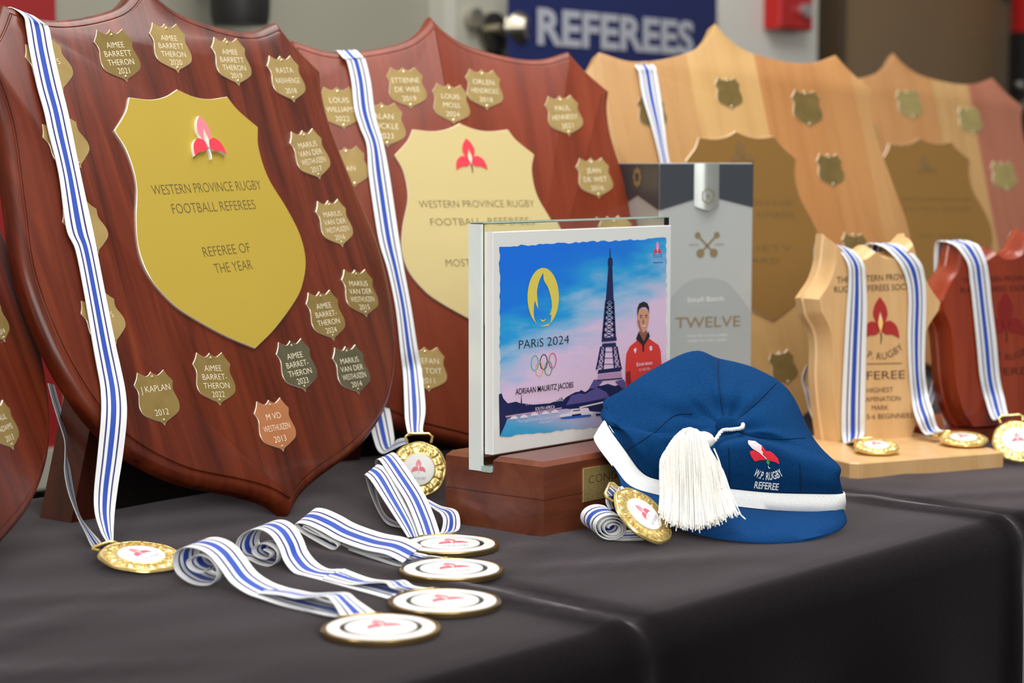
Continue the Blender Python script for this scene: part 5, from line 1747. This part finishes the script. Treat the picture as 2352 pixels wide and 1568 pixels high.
# soft cloth undulation
for j in range(na):
    for k in range(nr):
        t = k / (nr - 1)
        a = 2 * math.pi * j / na
        w_ = math.sin(math.pi * min(1, t * 1.02))
        gr = 0.0
        for ks in (2, 9, 10, 12, 14):
            dj = min(abs(j - ks * 6), na - abs(j - ks * 6))
            gr += -0.0016 * math.exp(-(dj / 1.1) ** 2) + 0.0010 * math.exp(-((dj - 3) / 1.6) ** 2)
        w3 = max(0.0, math.sin(math.pi * min(1, t / 0.62)))
        cols[j][k] = cols[j][k] + (UPZ * 0.5 - HD * 0.8) * gr * w3
        cols[j][k] = cols[j][k] + (UPZ * 0.6 - HD * 0.6) * (0.0016 * w_ * math.sin(5 * a + 6 * t + 1.0) + 0.0010 * w_ * math.sin(9 * a - 11 * t))
capT = thing('rugby_cap', 'royal blue honours cap with white band and ivory tassel, lying before the glass trophy', 'cap', Matrix.Translation(Vector(tuple(np.mean(cbm, axis=0)[:2]) + (Z0,))))
CI = capT.matrix_world.inverted()


def capobj(g, name, m, smooth=True, sharp=60, parent=None):
    o = g.build(name, m, None, smooth, sharp)
    o.data.transform(CI)
    o.parent = parent or capT
    if parent:
        o.parent = parent
    return o


g = G()
V = [cols[j][k] for j in range(na) for k in range(nr)]
Fc = [[j * nr + k, ((j + 1) % na) * nr + k, ((j + 1) % na) * nr + k + 1, j * nr + k + 1] for j in range(na) for k in range(nr - 1)]
Fc.append([j * nr for j in range(na)])
g.add(V, Fc)
crown_bvh = BVHTree.FromPolygons([Vector(map(float, v)) for v in V], Fc)
crown = capobj(g, 'crown', CAPBLUE, True, 80)
bmc = bmesh.new(); bmc.from_mesh(crown.data); bmesh.ops.recalc_face_normals(bmc, faces=bmc.faces); bmc.to_mesh(crown.data); bmc.free()
sd = crown.modifiers.new('cloth', 'SOLIDIFY'); sd.thickness = 0.0016; sd.offset = -1
for p in crown.data.polygons:
    p.use_smooth = True
# white band ring
cen = np.mean(ct, axis=0)
bt_f, bb_f = cr(ct, 6, True), cr(cbm, 6, True)
g = G()
outw = lambda p, e: p + (np.array([p[0] - cen[0], p[1] - cen[1], 0]) / np.linalg.norm([p[0] - cen[0], p[1] - cen[1]])) * e
L0 = [outw(p, 0.0004) for p in bt_f]; L1 = [outw(p, 0.0016) + (q_ - p) * 0.04 for p, q_ in zip(bt_f, bb_f)]
L2 = [outw(q_, 0.0016) + (p - q_) * 0.04 for p, q_ in zip(bt_f, bb_f)]; L3 = [outw(q_, 0.0) for q_ in bb_f]; L4 = [outw(q_, -0.0012) for q_ in bb_f]; L5 = [outw(p, -0.0014) for p in bt_f]
Lmid = [outw((p + q_) / 2, 0.0022) for p, q_ in zip(bt_f, bb_f)]
g.loft([L0, L1, Lmid, L2, L3, L4, L5], False, False)
capobj(g, 'band', BRAID, True, 80)
# peak: from band bottom k=1..8 forward
ib = [bb_f[i] for i in range(1 * 6, 8 * 6 + 1)]
PO = [(1428, 1118, 1.463), (1465, 1165, 1.452), (1520, 1198, 1.441), (1590, 1219, 1.434), (1665, 1234, 1.432), (1760, 1243, 1.434), (1850, 1237, 1.443), (1915, 1219, 1.462), (1944, 1196, 1.486), (1940, 1176, 1.500)]
po = cr([at(*p) for p in PO], 8)
for p in po:
    p[2] = max(p[2], Z0 + 0.0020)
n_ = len(ib)
ts = np.linspace(0, len(po) - 1, n_)
po = [po[int(t)] + (po[min(int(t) + 1, len(po) - 1)] - po[int(t)]) * (t - int(t)) for t in ts]
g = G()
loops = []
for k in range(7):
    t = k / 6
    loops.append([ib[i] + (po[i] - ib[i]) * t + UPZ * 0.0035 * math.sin(math.pi * t) for i in range(n_)])
top = loops
bot = [[p - UPZ * 0.0018 for p in l] for l in loops]
Vv = [p for l in top for p in l] + [p for l in bot for p in l]
o_ = 7 * n_
Fp = []
for k in range(6):
    for i in range(n_ - 1):
        Fp.append([k * n_ + i, k * n_ + i + 1, (k + 1) * n_ + i + 1, (k + 1) * n_ + i])
        Fp.append([o_ + k * n_ + i, o_ + (k + 1) * n_ + i, o_ + (k + 1) * n_ + i + 1, o_ + k * n_ + i + 1])
for i in range(n_ - 1):
    Fp.append([6 * n_ + i, 6 * n_ + i + 1, o_ + 6 * n_ + i + 1, o_ + 6 * n_ + i])
for k in range(6):
    Fp.append([k * n_, (k + 1) * n_, o_ + (k + 1) * n_, o_ + k * n_]); Fp.append([k * n_ + n_ - 1, o_ + k * n_ + n_ - 1, o_ + (k + 1) * n_ + n_ - 1, (k + 1) * n_ + n_ - 1])
g.add(Vv, Fp)
pk = capobj(g, 'peak', fabric('peak_blue_cloth', srgb(14, 60, 110), 0.1, 700, 0.9, 0.0, spec=0.1), True, 60)
bmc = bmesh.new(); bmc.from_mesh(pk.data); bmesh.ops.recalc_face_normals(bmc, faces=bmc.faces); bmc.to_mesh(pk.data); bmc.free()
for p in pk.data.polygons:
    p.use_smooth = True


def on_cap(x, y, off=0.0006):
    r = ray((x, y))
    h = crown_bvh.ray_cast(Vector(map(float, CAM)), Vector(map(float, r)).normalized())
    if h[0] is None:
        return at(x, y, 1.49)
    n_ = np.array(h[1][:]); n_ = n_ if n_ @ r < 0 else -n_
    return np.array(h[0][:]) + n_ * off


# panel seams running out from the button
SEAMS = [[(1650, 826), (1650, 870), (1655, 920), (1664, 975)], [(1783, 880), (1745, 918), (1700, 958), (1678, 978)], [(1850, 1006), (1790, 1008), (1735, 1002), (1690, 990)], [(1590, 950), (1548, 955), (1500, 995), (1440, 1034)],
         [(1676, 1128), (1675, 1090), (1675, 1060), (1674, 1028)], [(1838, 1128), (1838, 1095), (1836, 1062)], [(1668, 1000), (1640, 1002), (1600, 1006)]]
for sm in SEAMS:
    P = [on_cap(p[0], p[1], 0.0000) for p in cr(sm, 8)]
    g = G(); g.tube(P, 0.00045, 6)
    capobj(g, 'seam', SEAMB)
g = G()
bc_ = on_cap(1668, 984, 0.002)
P = []
for k in range(7):
    a = math.pi / 2 * k / 6
    P.append([bc_ + (RGT * math.cos(t) + UPV * math.sin(t)) * 0.0085 * math.cos(a) - HD * (0.003 * math.sin(a)) for t in np.linspace(0, 2 * math.pi, 25)[:-1]])
g.loft(P, False, True)
capobj(g, 'button', CAPBLUE)
# embroidery
g = None
em_c = (1757, 1042)


def cap_map(x, y, z):
    # x right, y up, in image points round the flower centre, following the slant of the stitching
    return on_cap(em_c[0] + x, em_c[1] - y, 0.0004 + z)


S_ = 1.0
up_ = (-0.55, 0.83)
FL = [(1, [(450, 480), (520, 455), (640, 510), (760, 590), (820, 690), (690, 690), (560, 725), (480, 620), (440, 520)]),
      (1, [(810, 470), (920, 480), (1030, 560), (1110, 650), (1150, 790), (1050, 740), (930, 710), (850, 670), (770, 560)]),
      (1, [(700, 330), (770, 400), (815, 470), (800, 560), (750, 570), (715, 450)]),
      (0, [(395, 235), (400, 310), (500, 420), (640, 500), (745, 565), (750, 500), (712, 440), (725, 350), (560, 255)]),
      (2, [(640, 495), (700, 520), (780, 590), (845, 665), (830, 675), (770, 610), (700, 545)]),
      (3, [(840, 680), (885, 680), (912, 750), (905, 795), (870, 800), (830, 740)]), (2, [(865, 825), (880, 825), (895, 870), (925, 875), (925, 888), (885, 886)])]
g = G()
for q_, (mi_, P) in enumerate(FL):
    P = [(1680 + x / 10.456, 990 + y / 10.456) for x, y in P]
    mx_, my_ = sum(p[0] for p in P) / len(P), sum(p[1] for p in P) / len(P)
    P2 = []
    for a in range(len(P)):
        for t in (0, 0.5):
            n2 = P[(a + 1) % len(P)]
            P2.append((P[a][0] + (n2[0] - P[a][0]) * t, P[a][1] + (n2[1] - P[a][1]) * t))
    g.loft([[on_cap(mx_ + (x - mx_) * k_, my_ + (y - my_) * k_, 0.0005 + 0.00012 * q_) for x, y in P2] for k_ in (1, 0.75, 0.5, 0.25, 0.03)], False, True, mi_)
e_ = g.build('embroidered_flower', [PTHREAD, RTHREAD, WTHREAD, GREEN])
e_.data.transform(CI); e_.parent = capT
# arched words
g = G()
V, Fc, w_ = text_mesh('W.P. RUGBY', 0.02)
R_ = 62
VV = []
for x, y in V:
    th = (x / w_) * 1.22
    rr = R_ - y * 18
    VV.append(on_cap(1764 + rr * math.sin(th), 1039 + rr * math.cos(th), 0.0007))
g.add(VV, Fc)
V, Fc, w_ = text_mesh('REFEREE', 0.02)
g.add([on_cap(1759 + x / w_ * 55 + y * 3, 1122 + x / w_ * 5 - y * 16, 0.0007) for x, y in V], Fc)
l_ = g.build('embroidered_lettering', WTHREAD, None); l_.data.transform(CI); l_.parent = capT

# cord and tassel
cordp = [on_cap(1682, 982, 0.001), on_cap(1694, 981, 0.004), on_cap(1703, 988, 0.005), on_cap(1700, 997, 0.0055), on_cap(1684, 1004, 0.006), on_cap(1664, 1009, 0.007), at(1640, 1013, 1.462), at(1622, 1012, 1.458)]
cp_ = cr(cordp, 10)
g = G()
for s_ in range(3):
    P = []
    for i, p in enumerate(cp_):
        a = i * 0.85 + s_ * 2.094
        P.append(p + (RGT * math.cos(a) + UPZ * math.sin(a)) * 0.00075)
    g.tube(P, 0.0009, 6)
capobj(g, 'cord', SILK)
TD = 1.450
g = G()
kc = at(1622, 1010, TD)
P = []
kax = (at(1640, 1016, TD) - at(1600, 1002, TD)); kax /= np.linalg.norm(kax)
ku = np.cross(kax, HD); ku /= np.linalg.norm(ku); kv = np.cross(kax, ku)
for t, r in ((-1.15, 0.45), (-0.95, 0.8), (-0.5, 1.0), (0, 1.02), (0.45, 0.9), (0.8, 0.62), (1.0, 0.25)):
    P.append([kc + kax * t * 0.0062 + (ku * math.cos(a) + kv * math.sin(a)) * r * 0.0056 for a in np.linspace(0, 2 * math.pi, 25)[:-1]])
g.loft(P)
capobj(g, 'tassel_knob', SILK, True, 80)
rt = random.Random(11)
g = G()
NST = 420
for i in range(NST):
    u = (i + rt.random()) / NST
    lay = rt.random()
    xe = 1515 + 166 * u + rt.gauss(0, 3)
    if u > 0.93:
        xe += rt.random() * 22
    # start at the knob, bulge over the dome, fall to the peak
    sx0 = 1608 + 6 * rt.random(); sy0 = 1004 + 10 * rt.random()
    xd = 1521 + 112 * u ** 0.75
    yd = 988 + 44 * (abs(u - 0.42) / 0.58) ** 2.6 + 5 * lay
    if u < 0.42:
        yd = 986 + 52 * ((0.42 - u) / 0.42) ** 3 + 4 * lay
    ye = 1166 + 44 * math.sin(math.pi * min(1, 0.20 + 0.72 * u) ** 1.1) + rt.gauss(0, 5)
    if u < 0.1:
        ye -= 14 * (0.1 - u) / 0.1
    dn = 0.006 * math.sin(math.pi * u) * (0.3 + 0.7 * lay)
    xm1 = xd + (xe - xd) * 0.35; xm2 = xd + (xe - xd) * 0.7
    pts = [at(sx0, sy0, TD), at((sx0 + xd) / 2, min(sy0, yd) - 1, TD - 0.004 - dn * 0.6), at(xd, yd + 4, TD - 0.005 - dn), at(xm1 - (0.5 - u) * 10, yd + (ye - yd) * 0.33, TD - 0.008 - dn * 1.3), at(xm2 + rt.gauss(0, 1.2), yd + (ye - yd) * 0.68, TD - 0.013 - dn * 1.1), at(xe + rt.gauss(0, 1.5), ye, TD - 0.020 - dn)]
    g.tube(cr(pts, 3), 0.00045, 4)
for pts in ([(1640, 1030), (1652, 1060), (1660, 1095), (1657, 1122)], [(1668, 1148), (1690, 1172), (1712, 1192)], [(1530, 1045), (1519, 1080), (1516, 1120)]):
    P = [at(x, y, TD - 0.006 - 0.008 * i) for i, (x, y) in enumerate(pts)]
    g.tube(cr(P, 5), 0.0006, 5)
tf = capobj(g, 'tassel_fringe', SILK, True, 80)
# core that fills the fringe
g = G()
P = []
for yy, xl, xr in ((996, 1560, 1606), (1010, 1540, 1622), (1040, 1530, 1632), (1080, 1524, 1642), (1120, 1522, 1650), (1150, 1526, 1655)):
    cc = at((xl + xr) / 2, yy, TD - 0.004 - 0.00005 * (yy - 996))
    hw_ = (xr - xl) / 2 / F * TD
    P.append([cc + RGT * hw_ * math.cos(a) * 0.92 + HD * 0.006 * math.sin(a) for a in np.linspace(0, 2 * math.pi, 21)[:-1]])
g.loft(P)
capobj(g, 'tassel_core', SILK, True, 80)
